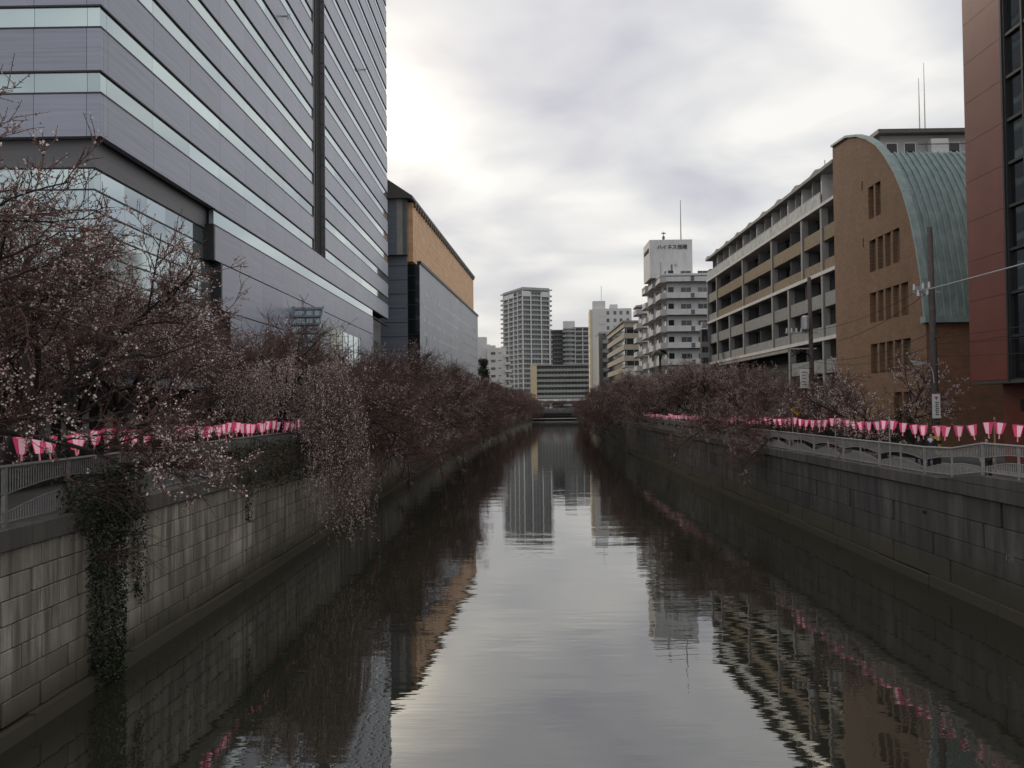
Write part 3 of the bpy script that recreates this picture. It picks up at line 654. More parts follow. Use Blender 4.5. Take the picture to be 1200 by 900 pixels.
box('wall', P, 0, 6.5, 0, 8, 4.4, 16.2, 'white_far'); box('roof_slab', P, -.2, 6.7, -.2, 8.2, 16.2, 16.6, 'grey_far'); box('window', P, 1, 3, -.05, .1, 12.5, 14.2, 'far_glass')

# white apartments with the rooftop name tower
P = thing('white_balcony_apartments', 'white apartment block with stepped wrap balconies and a rooftop name tower', 'building', (26.2, 160, RG), 0)
def rounded_balcony(x0, x1, y0, y1, z, h_, m='white_paint'):
    """parapet strip along S and W sides with a cut corner"""
    c = 1.1; pts = [(x1, y0), (x0 + c, y0), (x0, y0 + c), (x0, y1)]; mb = MB()
    inn = [(x1, y0 + .15), (x0 + c + .06, y0 + .15), (x0 + .15, y0 + c + .06), (x0 + .15, y1)]
    for i in range(3): mb.prism([(*pts[i], z), (*inn[i], z), (*inn[i + 1], z), (*pts[i + 1], z)], (0, 0, h_))
    mb.prism([(*q_, z) for q_ in pts] + [(x1, y1, z)], (0, 0, .16)); return mb
segs = [(0, 14, 0, 6.5), (-.3, 6, 7.5, 14), (-.6, 5, 15, 21), (-.9, 4, 27, 33)]
for si, (x0, x1, y0, y1) in enumerate(segs):
    zt = 31.2 if si < 3 else 28.6
    box('wall', P, x0 + 1.3, x1, y0 + 1.3, y1 + 1.2, RG, zt, 'white_paint')
    for i in range(8 if si < 3 else 7):
        z = 8.3 + i * 3.13
        rounded_balcony(x0, x1, y0, y1, z - RG - .1, 1.25).build('balcony', 'white_paint', P)
        if si == 0:
            for a in (4.0, 7.2, 10.8): wi = box('window', P, a, a + 1.9, 1.22, 1.32, z + 1.0, z + 2.2, 'far_glass'); box('sash_bar', wi, a + .9, a + 1.0, 1.19, 1.219, z + 1.0, z + 2.2, 'grey_far')
            box('balcony_gap', P, 5.6, 6.3, -.03, -.002, z + .15, z + 1.0, 'grey_dark')
            box('balcony_door', P, 1.6, 2.6, 1.2, 1.32, z + .1, z + 2.3, 'dark_glass')
        box('side_window', P, x0 + 1.2, x0 + 1.32, y0 + 1.6, y0 + 3.4, z + .1, z + 2.3, 'dark_glass')
    rounded_balcony(x0, x1, y0, y1 if si != 2 else y1, zt - RG, .5).build('roof_edge', 'white_paint', P)
box('roof_slab', P, .5, 16, .8, 20, 31.4, 31.9, 'white_paint')
box('name_tower', P, -1.0, 7.3, 6.5, 15, 31.9, 39.4, 'white_paint'); box('slot_window', P, 3.1, 3.4, 6.45, 6.55, 33.0, 34.5, 'grey_dark'); box('rain_pipe', P, 1.1, 1.2, 6.4, 6.5, 32, 35.0, 'grey_far'); box('floodlight', P, 3.9, 4.2, 6.0, 6.5, 34.3, 34.6, 'steel_pale')
o = link('name_sign', text_mesh('name_sign', 'ハイネス恒陽', .98, 'black_paint', .06), P, (3.4, 6.44, 37.6 - RG)); o.rotation_euler = (math.pi / 2, 0, 0)
o = link('name_sign', text_mesh('name_sign', 'ハイネス恒陽', .98, 'black_paint', .06), P, (-1.06, 10.6, 37.2 - RG)); o.rotation_euler = (math.pi / 2, 0, -math.pi / 2)
mb = MB(); mb.tube([(5.6, 9, 35.1), (5.6, 9, 43.5)], [.12, .05], 6); mb.build('mast', 'grey_dark', P)
mb = MB(); mb.tube([(2.0, 8, 35.1), (2.0, 8, 37.0)], .07, 5); mb.box(1.6, 2.4, 7.9, 8.1, 36.6, 36.8); mb.box(1.75, 2.2, 7.8, 8.2, 35.5, 36.1); mb.build('aerial', 'grey_dark', P)

# apartments with tan and grey balconies (facade parallel to the river)
P = thing('balcony_apartments', 'long concrete apartment building with tan and grey balcony panels and a glass-fronted top floor', 'building', (27.3, 73.6, RG), 0)
def Y(y): return y - 73.6
ysp = [73.7, 77.2, 82.6, 87.0, 92.6, 98.6, 104.8, 111.8, 118.8, 124.6]
zf = [13.25 + 2.97 * i for i in range(5)]       # balcony floors 13.25 .. 25.1
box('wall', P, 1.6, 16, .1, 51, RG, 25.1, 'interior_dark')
low = [13.25 - 2.97, 13.25 - 5.94, ]
for fi, z in enumerate(low[::-1] + zf[:4]):
    f_i = fi - 2
    for b_ in range(len(ysp) - 1):
        y0, y1 = ysp[b_], ysp[b_ + 1]
        if f_i < 0 and y0 > 86.9: continue
        tan = f_i in (2, 3) and b_ < 8
        if f_i in (2, 3) and b_ in (2, 4, 6): y1x = y1
        g0 = .02 if (b_ == 5 or (b_ in (3, 7) and f_i > 1) or (b_ == 2 and f_i < 2)) else .24; g1 = .02 if (b_ == 4 or (b_ in (2, 6) and f_i > 1) or (b_ == 1 and f_i < 2)) else .24
        box('balcony_panel', P, -.02, .12, Y(y0) + g0, Y(y1) - g1, z - .25, z + 1.0, 'balcony_tan' if tan else 'balcony_grey')
        bw_ = box('balcony_window', P, 1.5, 1.62, Y(y0) + .35, Y(y1) - .35, z + .1, z + 2.45, 'dark_glass')
        box('partition', P, .2, 1.5, Y(y0) - .05, Y(y0) + .05, z, z + 2.6, 'grey_dark')
        mb = MB(); k0 = Y(y0) + .5
        while k0 < Y(y1) - .5: mb.box(1.42, 1.5, k0, k0 + .06, z + .1 - RG, z + 2.45 - RG); k0 += .95
        mb.v = [(a_ - bw_.location.x, b__ - bw_.location.y, c_ - bw_.location.z) for a_, b__, c_ in mb.v]; mb.build('window_bars', 'grey_conc', bw_, kind='stuff')
    y1m = 124.6 if f_i >= 0 else 87
    box('floor_slab', P, -.05 if f_i == 0 or f_i == 2 else .125, 1.6, 0.1, Y(y1m), z - .28, z - .02, 'grey_conc')
for zl_, yl in ((13.25, 124.6), (19.19, 124.6)): box('string_course', P, -.2, -.06, 0.1, Y(yl), zl_ - .3, zl_ + .02, 'white_paint')
for b_, y in enumerate(ysp):
    zlo = RG if y < 87.5 else 10.6
    if b_ == 0: continue
    z_a = 19.3 if b_ in (2,) else (RG if y < 87.5 else 13.27); z_b = 19.1 if b_ in (3, 7) else 25.0
    if b_ == 5: continue
    box('column', P, -.14, -.021, Y(y) - .22, Y(y) + .22, z_a, z_b, 'grey_conc'); box('column_side', P, -.02, .5, Y(y) - .2, Y(y) + .2, RG if b_ in (3, 7) else z_a - .2, z_b, 'grey_conc')
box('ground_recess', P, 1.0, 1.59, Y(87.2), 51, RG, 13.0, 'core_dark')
box('bridge_beam', P, -.14, .5, Y(87), Y(118), 12.55, 12.95, 'grey_conc')
# top storey
box('top_slab', P, -.25, 16, .1, 51.2, 25.02, 25.3, 'white_paint')
box('top_wall', P, 2.2, 15, .3, 50.8, 25.3, 28.1, 'grey_conc')
for b_ in range(1, 9):
    y0, y1 = ysp[b_], ysp[b_ + 1]
    box('glass_parapet', P, -.12, -.05, Y(y0) + .05, Y(y1) - .05, 25.32, 26.4, 'clear_parapet'); box('fin_wall', P, .1, 2.2, Y(y0) + .2, Y(y0) + .45, 25.3, 28.1, 'white_paint')
    box('fin_wall', P, .1, 2.2, (Y(y0) + Y(y1)) / 2, (Y(y0) + Y(y1)) / 2 + .15, 25.3, 28.1, 'grey_conc')
    box('top_window', P, 2.1, 2.21, Y(y0) + .7, Y(y1) - .4, 25.4, 27.7, 'dark_glass')
box('top_rail', P, -.14, -.03, Y(77.2), Y(124.6), 26.4, 26.46, 'steel_pale')
mb = MB()
nseg = 18
for i in range(nseg):
    a = i * 51.0 / nseg; b_ = (i + 1) * 51.0 / nseg; mm = (a + b_) / 2; c_ = 28.1 - RG; h_ = .55 if i % 2 else .3
    mb.prism([(-.35, a, c_), (-.35, b_, c_), (-.35, b_, c_ + .3), (-.35, mm, c_ + h_), (-.35, a, c_ + .3)], (15, 0, 0))
mb.build('folded_roof', 'grey_conc', P)
mb = MB(); mb.tube([(3, 11, 24), (3, 11, 27.2)], .05, 5); mb.build('aerial', 'steel_pale', P)
for i, (y, z, s_) in enumerate(((124.9, 18.5, 1.0), (124.9, 16.8, 1.2), (125.0, 15.0, 1.0), (124.9, 13.4, 1.2), (124.8, 11.8, .9))):
    box('air_conditioner', P, -.9, -.2, Y(y), Y(y) + s_, z, z + .8, 'steel_pale')
box('stair_end', P, .3, 8, Y(124.62), Y(126.4), RG, 27, 'grey_dark')
box('stair_frame', P, -1.0, -.15, Y(124.8), Y(126.0), RG, 18.2, 'frame_dark')

# brown brick building with the curved copper roof
P = thing('brown_brick_building', 'brown brick building with a sweeping green copper roof', 'building', (27, 57.2, RG), 0)
prof = [(0, 13.1), (.35, 15.6), (1.0, 18.0), (1.8, 20.2), (2.8, 22.1), (4.0, 23.8), (5.4, 25.3), (6.0, 25.85), (7.0, 26.7), (8.8, 27.75), (10.8, 28.6), (13, 29.2), (16.3, 29.4)]
def top(y): return float(np.interp(y, [a for a, _ in prof], [b_ for _, b_ in prof]))
wins = [(6.7, 9.0, 21.5, 24.0, 2), (3.7, 8.95, 17.4, 19.85, 4), (2.5, 9.1, 13.5, 15.8, 5), (2.3, 9.1, 9.6, 11.85, 5), (2.3, 5.2, 5.0, 8.1, 2), (10.0, 10.25, 19.6, 20.3, 0), (10.0, 10.25, 24.1, 24.8, 0)]
br = sorted(set([round(a, 3) for a, _ in prof] + [w_[0] for w_ in wins] + [w_[1] for w_ in wins] + [16.3]))
mb = MB()
for i in range(len(br) - 1):
    a, b_ = br[i], br[i + 1]; zlo = RG - .1; cuts = sorted([(w_[2], w_[3]) for w_ in wins if w_[0] <= a + 1e-6 and w_[1] >= b_ - 1e-6])
    for (c0, c1) in cuts + [(None, None)]:
        if c0 is None: mb.poly([(0, b_, zlo - RG), (0, a, zlo - RG), (0, a, top(a) - RG), (0, b_, top(b_) - RG)])
        else: mb.poly([(0, b_, zlo - RG), (0, a, zlo - RG), (0, a, c0 - RG), (0, b_, c0 - RG)]); zlo = c1
for (a, b_, c0, c1, n_) in wins:
    d = .45; q0, q1 = c0 - RG, c1 - RG
    mb.poly([(0, a, q0), (0, b_, q0), (d, b_, q0), (d, a, q0)]); mb.poly([(0, a, q1), (d, a, q1), (d, b_, q1), (0, b_, q1)]); mb.poly([(0, a, q0), (d, a, q0), (d, a, q1), (0, a, q1)]); mb.poly([(0, b_, q0), (0, b_, q1), (d, b_, q1), (d, b_, q0)])
mb.build('river_wall', 'brick_y', P)
for (a, b_, c0, c1, n_) in wins:
    if n_ == 0: box('vent', P, .3, .44, a, b_, c0, c1, 'core_dark'); continue
    wd_ = (b_ - a) / n_
    for j in range(n_):
        o = box('window', P, .36, .45, a + j * wd_ + .06, a + (j + 1) * wd_ - .06, c0 + .05, c1 - .05, 'dark_glass')
        for zf_ in (c0 + .06, (c0 + c1) / 2, c1 - .12): box('frame_bar', o, .34, .359, a + j * wd_ + .07, a + (j + 1) * wd_ - .07, zf_, zf_ + .06, 'frame_dark')
        if j: box('brick_fin', P, .02, .42, a + j * wd_ - .16, a + j * wd_ + .16, c0 + .01, c1 - .01, 'brick_y')
        box('blind', P, .33, .355, a + j * wd_ + .35, a + (j + 1) * wd_ - .1, c0 + .12, c1 - .1, 'balcony_tan')
box('front_wall', P, 0.001, 20, 0, .4, RG - .1, 13.05, 'brick_x'); box('inner', P, .5, 20, .45, 16.2, RG - .1, 13.2, 'core_dark'); box('back_wall', P, 0.001, 20, 15.9, 16.3, 13, 25.2, 'brick_x')
mb = MB(); n_ = len(prof)
cprof = [q_ for q_ in prof if q_[0] <= 6.01]; v = [(x, y, z - RG) for (y, z) in cprof for x in (.25, 22)]; f = [(2 * i, 2 * i + 1, 2 * i + 3, 2 * i + 2) for i in range(len(cprof) - 1)]
box('flat_roof', P, .6, 22, 6.0, 16, 25.3, 25.7, 'roof_dark'); box('gable_back', P, .5, .8, 6.0, 16.2, 13.2, 25.3, 'brick_x')
mb2 = MB(); mb2.prism([(.3, a_, b_ - RG) for a_, b_ in prof if a_ > 5.9] + [(.3, 16.3, 25 - RG), (.3, 6.0, 25 - RG)], (.25, 0, 0)); mb2.build('gable_inner', 'brick_y', P)
link('copper_roof', mesh('copper_roof', v, f, 'copper', True), P)
mb = MB()
for i in range(n_ - 1):
    (a, za), (b_, zb_) = prof[i], prof[i + 1]; nx, nz_ = -(zb_ - za), (b_ - a); l_ = math.hypot(nx, nz_); nx, nz_ = nx / l_ * .18, nz_ / l_ * .18
    mb.prism([(-.18, a, za - RG), (-.18, b_, zb_ - RG), (-.18, b_ + nx, zb_ - RG + nz_), (-.18, a + nx, za - RG + nz_)], (.5, 0, 0))
mb.build('roof_verge', 'copper', P)
sm = MB()
for i in range(len(cprof) - 1):
    (a, za), (b_, zb_) = prof[i], prof[i + 1]; nx, nz_ = -(zb_ - za), (b_ - a); l_ = math.hypot(nx, nz_); nx, nz_ = nx / l_ * .11, nz_ / l_ * .11
    sm.prism([(-.045, a, za - RG - .02), (-.045, b_, zb_ - RG - .02), (-.045, b_ + nx, zb_ - RG + nz_), (-.045, a + nx, za - RG + nz_)], (.09, 0, 0))
s0 = sm.build('standing_seam', 'copper', P, (.75, 0, 0))
for i in range(1, 30): c_ = s0.copy(); col.objects.link(c_); c_.location = (.75 + i * .46, 0, 0)
box('gutter', P, -.25, 20, -.45, .3, 12.65, 13.08, 'copper')
# penthouse building behind
P = thing('grey_penthouse', 'grey rooftop storey with a flat overhanging eave and two thin masts behind the copper roof', 'building', (36, 85, RG), 0)
box('wall', P, 0, 24, 0, 4, RG, 33.9, 'grey_far'); box('eave', P, -.6, 25, -1.0, 4.5, 33.9, 34.3, 'roof_dark')
for a in (.6, 2.4, 6.8, 9.0): wi = box('window', P, a, a + 1.0, -.05, .1, 31.9, 33.1, 'dark_glass'); box('frame', wi, a - .1, a + 1.1, -.03, .05, 31.8, 33.2, 'white_far')
box('plant_box', P, 4.6, 6.3, -.9, -.1, 30.2, 33.3, 'white_far'); box('terrace_rail', P, 3.2, 12, -1.3, -1.24, 32.6, 32.68, 'frame_dark')
for a, h_ in ((4.85, 40.4), (5.4, 42.0)): mb = MB(); mb.tube([(a, 2, 29.4), (a, 2, 33.5), (a, 2, h_ - RG)], [.08, .06, .035], 6); mb.build('mast', 'steel_pale', P)

# orange clad building with the dark glass curtain wall
P = thing('orange_clad_building', 'tall rust-orange clad building with dark glass curtain wall above a recessed base', 'building', (24, 20, RG), 0)
box('body', P, .4, 22, 0, 25.9, 8.6, 44, 'interior_dark')
for i in range(17):
    z0_ = 8.47 + i * 2.13
    box('orange_panel', P, 0, .4, 22.4, 25.96, z0_ + .008, z0_ + 2.13 - .008, 'orange_clad')
    for j in range(6 if i < 12 else 0):
        ya = 22.2 - (j + 1) * 1.52; box('glass_pane', P, .22, .3, ya + .05, ya + 1.47, z0_ + .06, z0_ + 2.07, 'street_glass')
    box('transom', P, .05, .35, 0, 22.2, z0_ - .07, z0_ + .07, 'frame_dark')
box('glass_rest', P, .24, .32, 0, 13.05, 8.5, 44, 'street_glass')
for j in range(15): box('mullion', P, .02, .36, 22.13 - j * 1.52, 22.27 - j * 1.52, 8.4, 44, 'frame_dark')
box('edge_trim', P, -.03, .5, 22.28, 22.42, 8.4, 44, 'frame_dark')
box('far_wall', P, .41, 22, 25.7, 25.98, 8.47, 44, 'orange_clad'); box('soffit', P, 0.01, 22, 0, 25.9, 8.3, 8.46, 'roof_dark')
box('base_wall', P, 2.6, 22, 0, 24.6, RG - .1, 8.3, 'core_dark'); box('base_pillar', P, 1.4, 2.59, 22.6, 25.4, RG - .1, 8.3, 'orange_clad'); box('base_wing', P, 2.59, 4.6, 24.62, 25.6, RG - .1, 8.3, 'brick_x')
for i in range(10): box('shutter_slat', P, 2.55, 2.62, 12, 22.3, RG + .3 + i * .36, RG + .63 + i * .36, 'louvre')
box('plaque', P, 1.36, 1.4, 23.2, 23.8, 6.9, 7.5, 'black_paint')
o = box('ceiling_light', P, .05, .2, 18.2, 19.5, 19.3, 19.42, 'sign_white')

# far bridge over the river
P = thing('road_bridge', 'low dark road bridge crossing the river far off', 'bridge', (18.5, 400, 0))
box('deck', P, -22, 24, 0, 10, 3.2, 4.7, 'grey_dark'); box('parapet', P, -22, 24, -.15, -.001, 4.0, 5.4, 'grey_dark'); box('girder', P, -18, 19, .3, 9, 1.6, 3.2, 'core_dark'); box('pier', P, -18, 18, 3, 5, -1, 1.6, 'core_dark'); box('pipe', P, -16, 18, -.6, -.2, .55, .95, 'white_far')
for i in range(7): box('post', P, -20 + i * 6.3, -19.7 + i * 6.3, -.3, -.151, 4.0, 5.8, 'grey_conc')

# ---------------------------------------------------------------- trees
def unit(a): return a / np.maximum(np.linalg.norm(a, axis=-1, keepdims=True), 1e-9)
def polyl(st, d, ln, n, wob, trop):
    Bn = len(st); P_ = np.zeros((Bn, n + 1, 3)); P_[:, 0] = st; d = unit(d)
    for i in range(n):
        d = unit(d + rng.normal(0, wob, (Bn, 3)) + trop); P_[:, i + 1] = P_[:, i] + d * (ln / n)[:, None]
    return P_
def spawn(P_, k, t0, t1, a0, a1):
    Bn, n1_, _ = P_.shape; idx = np.repeat(np.arange(Bn), k); t = rng.uniform(t0, t1, len(idx)) * (n1_ - 1); i = np.minimum(t.astype(int), n1_ - 2); fr = (t - i)[:, None]
    a = P_[idx, i]; b_ = P_[idx, i + 1]; pos = a + (b_ - a) * fr; tan = unit(b_ - a); perp = unit(np.cross(tan, rng.normal(0, 1, (len(idx), 3)))); an = rng.uniform(a0, a1, len(idx))[:, None]
    return pos, np.cos(an) * tan + np.sin(an) * perp, idx
def tubes(P_, r0, r1, s):
    Bn, n1_, _ = P_.shape; tan = np.empty_like(P_); tan[:, 1:-1] = P_[:, 2:] - P_[:, :-2]; tan[:, 0] = P_[:, 1] - P_[:, 0]; tan[:, -1] = P_[:, -1] - P_[:, -2]; tan = unit(tan)
    ref = unit(rng.normal(0, 1, (Bn, 1, 3))); u = unit(np.cross(tan, np.broadcast_to(ref, tan.shape))); v = np.cross(tan, u); t = np.linspace(0, 1, n1_)[None, :]
    r = (np.broadcast_to(np.asarray(r0), (Bn,))[:, None] * (1 - t) + np.broadcast_to(np.asarray(r1), (Bn,))[:, None] * t)[..., None]
    q = np.arange(s) * 2 * np.pi / s
    V = P_[:, :, None] + r[:, :, None] * (np.cos(q)[None, None, :, None] * u[:, :, None] + np.sin(q)[None, None, :, None] * v[:, :, None])
    ids = np.arange(Bn * n1_ * s).reshape(Bn, n1_, s); a = ids[:, :-1]; b_ = ids[:, 1:]
    Q = np.stack([a, np.roll(a, -1, 2), np.roll(b_, -1, 2), b_], -1).reshape(-1, 4)
    return V.reshape(-1, 3), Q
def join(parts):
    Vs = []; Qs = []; n = 0
    for V, Q in parts: Vs.append(V); Qs.append(Q + n); n += len(V)
    return np.concatenate(Vs), np.concatenate(Qs)
def quads(C_, sx, sy, flat=0.0):
    n = len(C_); u = unit(rng.normal(0, 1, (n, 3))); v = unit(np.cross(u, rng.normal(0, 1, (n, 3)))); k = rng.uniform(.65, 1.3, (n, 1)); u = u * sx * k / 2; v = v * sy * k / 2
    w_ = np.cross(unit(u), unit(v)) * (sx * .25) * k
    V = np.stack([C_ - u, C_ - v + w_, C_ + u, C_ + v + w_], 1).reshape(-1, 3); Q = np.arange(4 * n).reshape(n, 4); return V, Q
def pts_on(P_, per, t0=0.1, t1=1.0, jit=.02):
    pos, _, idx = spawn(P_, per, t0, t1, 0, .1); return pos + rng.normal(0, jit, pos.shape), idx
def make_tree(Hs, spread, bloom, limbs=6, droop=.05, dens=1.0, clump=.5, over=.12, tk=1.0, trunk=1.9, fs=.056, clear=0, low=()):
    """returns meshes (trunk+limbs, twigs, buds, blossom); +x is the river side"""
    Tn = polyl(np.array([[0, 0, -.1]]), np.array([[.22, rng.uniform(-.15, .15), 1.0]]), np.array([trunk * Hs]), 6, .07, np.array([0.02, 0, .05]))
    az = np.arange(limbs) * 2 * np.pi / limbs + rng.uniform(0, 1) + rng.normal(0, .22, limbs); el = rng.uniform(.55, 1.05, limbs)
    el[::2] *= .75
    d = np.stack([np.cos(az) * np.cos(el), np.sin(az) * np.cos(el), np.sin(el)], -1)
    riv = np.clip(np.cos(az), 0, 1)
    st = Tn[0, -1] + (Tn[0, -2] - Tn[0, -1]) * rng.uniform(0, 1.4, (limbs, 1))
    ln = spread * rng.uniform(.8, 1.1, limbs) * (1 + over * riv)
    tr = np.stack([.03 * np.cos(az), .03 * np.sin(az), .035 - droop * 2.2 * riv], -1)
    L1 = polyl(st, d, ln, 9, .15, tr)
    if low:
        la = np.array(low); ld = np.stack([np.cos(la) * .98, np.sin(la) * .98, np.full(len(la), .22)], -1)
        L1 = np.concatenate([L1, polyl(np.repeat(Tn[:, -2], len(la), 0), ld, rng.uniform(4.2, 4.9, len(la)), 9, .05, np.array([0, 0, -.085]))])
    p2, d2, i2 = spawn(L1, 12, .22, .98, .5, 1.15); L2 = polyl(p2, d2 + np.array([.1, 0, .12]), rng.uniform(.26, .5, len(p2)) * spread, 6, .14, np.array([.02, 0, .02 - droop * .6]))
    if clear: kp = (L2[:, -1, 2] > clear) | (L2[:, 3, 0] > 2.8); kp |= (i2 >= limbs) & (rng.random(len(i2)) < .75); L2 = L2[kp]
    p3, d3, i3 = spawn(L2, int(9 * dens), .15, 1, .4, 1.1); L3 = polyl(p3, d3 + np.array([.03, 0, .1]), rng.uniform(.7, 1.5, len(p3)) * Hs, 4, .16, np.array([0, 0, .02 - droop]))
    p4, d4, i4 = spawn(L3, int(9 * dens), .1, 1, .4, 1.0); L4 = polyl(p4, d4 + np.array([0, 0, .1]), rng.uniform(.22, .62, len(p4)) * Hs, 2, .18, np.array([0, 0, .0]))
    wood = join([tubes(Tn, .24 * Hs, .19 * Hs, 9), tubes(L1, .105 * Hs, .022, 7), tubes(L2, .030, .011, 5)])
    tw = join([tubes(L3, .014 * tk, .007 * tk, 3), tubes(L4, .0085 * tk, .005 * tk, 3)])
    pb, _ = pts_on(L4, 7 if tk < 1.2 else 5, .15, 1, .015); bud = quads(pb, .040 * tk, .023 * tk)
    # flowers in clumps: whole branchlets in bloom
    on = rng.random(len(L3)) < bloom; l4on = on[i4] & (rng.random(len(L4)) < .8); l4on |= rng.random(len(L4)) < bloom * clump * .5
    pf, _ = pts_on(L4[l4on], 7, .2, 1, .03); fl = quads(pf, fs, fs)
    mx = max(L4[..., 2].max(), L1[..., 2].max())
    return [mesh_np('trunk', *wood, 'bark', True), mesh_np('twigs', *tw, 'twig'), mesh_np('buds', *bud, 'bud'), mesh_np('blossom', *fl, 'blossom')], mx
NAMES = ['trunk', 'crown', 'buds', 'blossom']
def plant(meshes, loc, rz, s, label, group, name='cherry_tree', cat='tree'):
    o = thing(name, label, cat, loc, rz, group); o.scale = (s, s, s * random.uniform(.95, 1.05))
    for n_, me in zip(NAMES, meshes):
        link(n_, me, o, kind=None if n_ == 'trunk' else 'stuff')
    return o
VA = [make_tree(1.0, 5.4, .10, 6, .09, 1.1, .5, .22), make_tree(1.0, 5.6, .18, 7, .07, 1.1, .5, .2), make_tree(1.05, 5.2, .06, 6, .09, 1.1, .5, .22), make_tree(1.0, 5.4, .30, 6, .07, 1.1, .5, .2)]
VF = [make_tree(1.0, 5.4, .07, 6, .10, .75, .5, .3, 1.7), make_tree(1.0, 5.6, .18, 6, .09, .75, .5, .3, 1.7, 1.9, .075)]
VN = [make_tree(1.0, 5.0, .46, 7, 0.0, 1.15, .5, -.05, 1.0, 2.7, .052, 4.2), make_tree(1.0, 5.0, .40, 7, 0.0, 1.15, .5, -.1, 1.0, 2.7, .052, 4.2), make_tree(1.0, 5.1, .42, 6, .03, 1.05, .5, -.02, 1.0, 2.6, .052, 4.0, (.25,))]
VS = make_tree(.8, 3.6, .42, 5, .02, .75)
hts = [v_[1] for v_ in VA]; htf = [v_[1] for v_ in VF]
# left bank row
def tree_label(bl, side, y):
    a = 'cherry tree with pale blossom sprays ' if bl else 'brown budding cherry tree '
    if side == 'L': return a + ('in the riverside row below the banded office tower' if y < 165 else 'in the riverside row below the orange walled hall' if y < 292 else 'in the riverside row by the stepped white apartments')
    return a + ('by the transformer pole, behind the pale railing' if y < 75 else 'in front of the tan and grey balcony apartments' if y < 128 else 'below the white balcony apartments' if y < 205 else 'on the apartment bank leading to the far bridge')
def lantern_label(label, side, y):
    if side == 'on the office tower bank': return label + (' above the broad ivy column' if y < 27 else ', before the weeping cherry' if y < 43 else ', beyond the weeping cherry')
    return label + (' before the orange clad building' if y < 36 else ' before the brown brick building' if y < 57 else ' under the trees by the balcony apartments')
NL = {19.0: (2, 1.14), 25.6: (0, 1.0), 32.6: (1, .98), 38.5: (0, .95), 52: (2, 1.0), 58.5: (0, 1.02)}
lab_near = {19.0: 'cherry tree in scattered blossom behind the left railing, beside the pink awning', 25.6: 'forked cherry tree with pale blossom sprays in front of the white garden pavilion', 32.6: 'cherry tree with low dark limbs before the pavilion end wall', 38.5: 'brown budding cherry tree just before the weeping cherry', 52: 'brown budding cherry tree just beyond the weeping cherry'}
for y, (vi, s_) in NL.items():
    plant((VN if y < 40 else VA)[vi][0], (-15.4 if y < 20 else -16.2 if y < 26 else -17.0 if y < 48 else -14.8, y, LG), {19.0: .5, 25.6: -.6, 32.6: 2.4, 38.5: 2.9}.get(y, random.uniform(-.4, .4)), s_ * 9.2 / (VN[vi][1] if y < 40 else hts[vi]), lab_near.get(y, 'budding cherry tree in the row along the office tower bank'), 'cherry trees on the office tower bank')
y = 65.0
while y < 398:
    far = y > 150; vi = random.choice((0, 0, 1) if far else (0, 0, 1, 2, 2, 3)); plant((VF if far else VA)[vi][0], (lx(y) - 2.6 + random.uniform(-.6, .8), y, LG), random.uniform(-.6, .6) - .05, random.uniform(.94, 1.14) * 9.3 / (htf if far else hts)[vi], tree_label(vi in (1, 3), 'L', y), 'cherry trees on the office tower bank')
    y += random.uniform(5.6, 7.2) if y < 200 else random.uniform(7, 9)
# second, inner row on the left bank, behind the path
y = 50.0
while y < 300:
    vi = random.choice((0, 1, 0)); plant(VF[vi][0], (lx(y) - 8.2 + random.uniform(-.6, .6), y, LG), random.uniform(0, 6), random.uniform(.9, 1.05) * 8.9 / htf[vi], 'budding cherry tree in the inner row at the foot of the office buildings', 'inner cherry trees on the office tower bank')
    y += random.uniform(8, 11)
# right bank row
plant(VS[0], (20.3, 48.3, RG), math.pi + .3, 6.3 / VS[1], 'small cherry tree in pale blossom in front of the brown brick wall', None)
y = 58.5
while y < 396:
    far = y > 150; vi = random.choice((0, 0, 1) if far else (1, 3, 3, 0)); h_ = (6.3 if y < 80 else 7.4 if y < 120 else 8.4) * random.uniform(.94, 1.1)
    near = 78 < y < 150 and random.random() < .7; src = VF if far else VN if near else VA; vi = random.choice((0, 1)) if near else vi
    plant(src[vi][0], (rx(y) + 2.6 + random.uniform(-.5, .6), y, RG), math.pi + random.uniform(-.6, .6), h_ / src[vi][1], tree_label(near or vi in (1, 3), 'R', y), 'cherry trees on the apartment bank')
    y += random.uniform(5.4, 6.8) if y < 200 else random.uniform(7, 9)
for i in range(7):
    x = 0 + i * 6.5; plant(VF[random.choice((0, 1))][0], (x, 418 + (i % 2) * 6, 4.4), random.uniform(0, 6), 7.2 / 9.2, 'bare brown tree beyond the far road bridge', 'bare trees beyond the bridge', 'bare_tree')

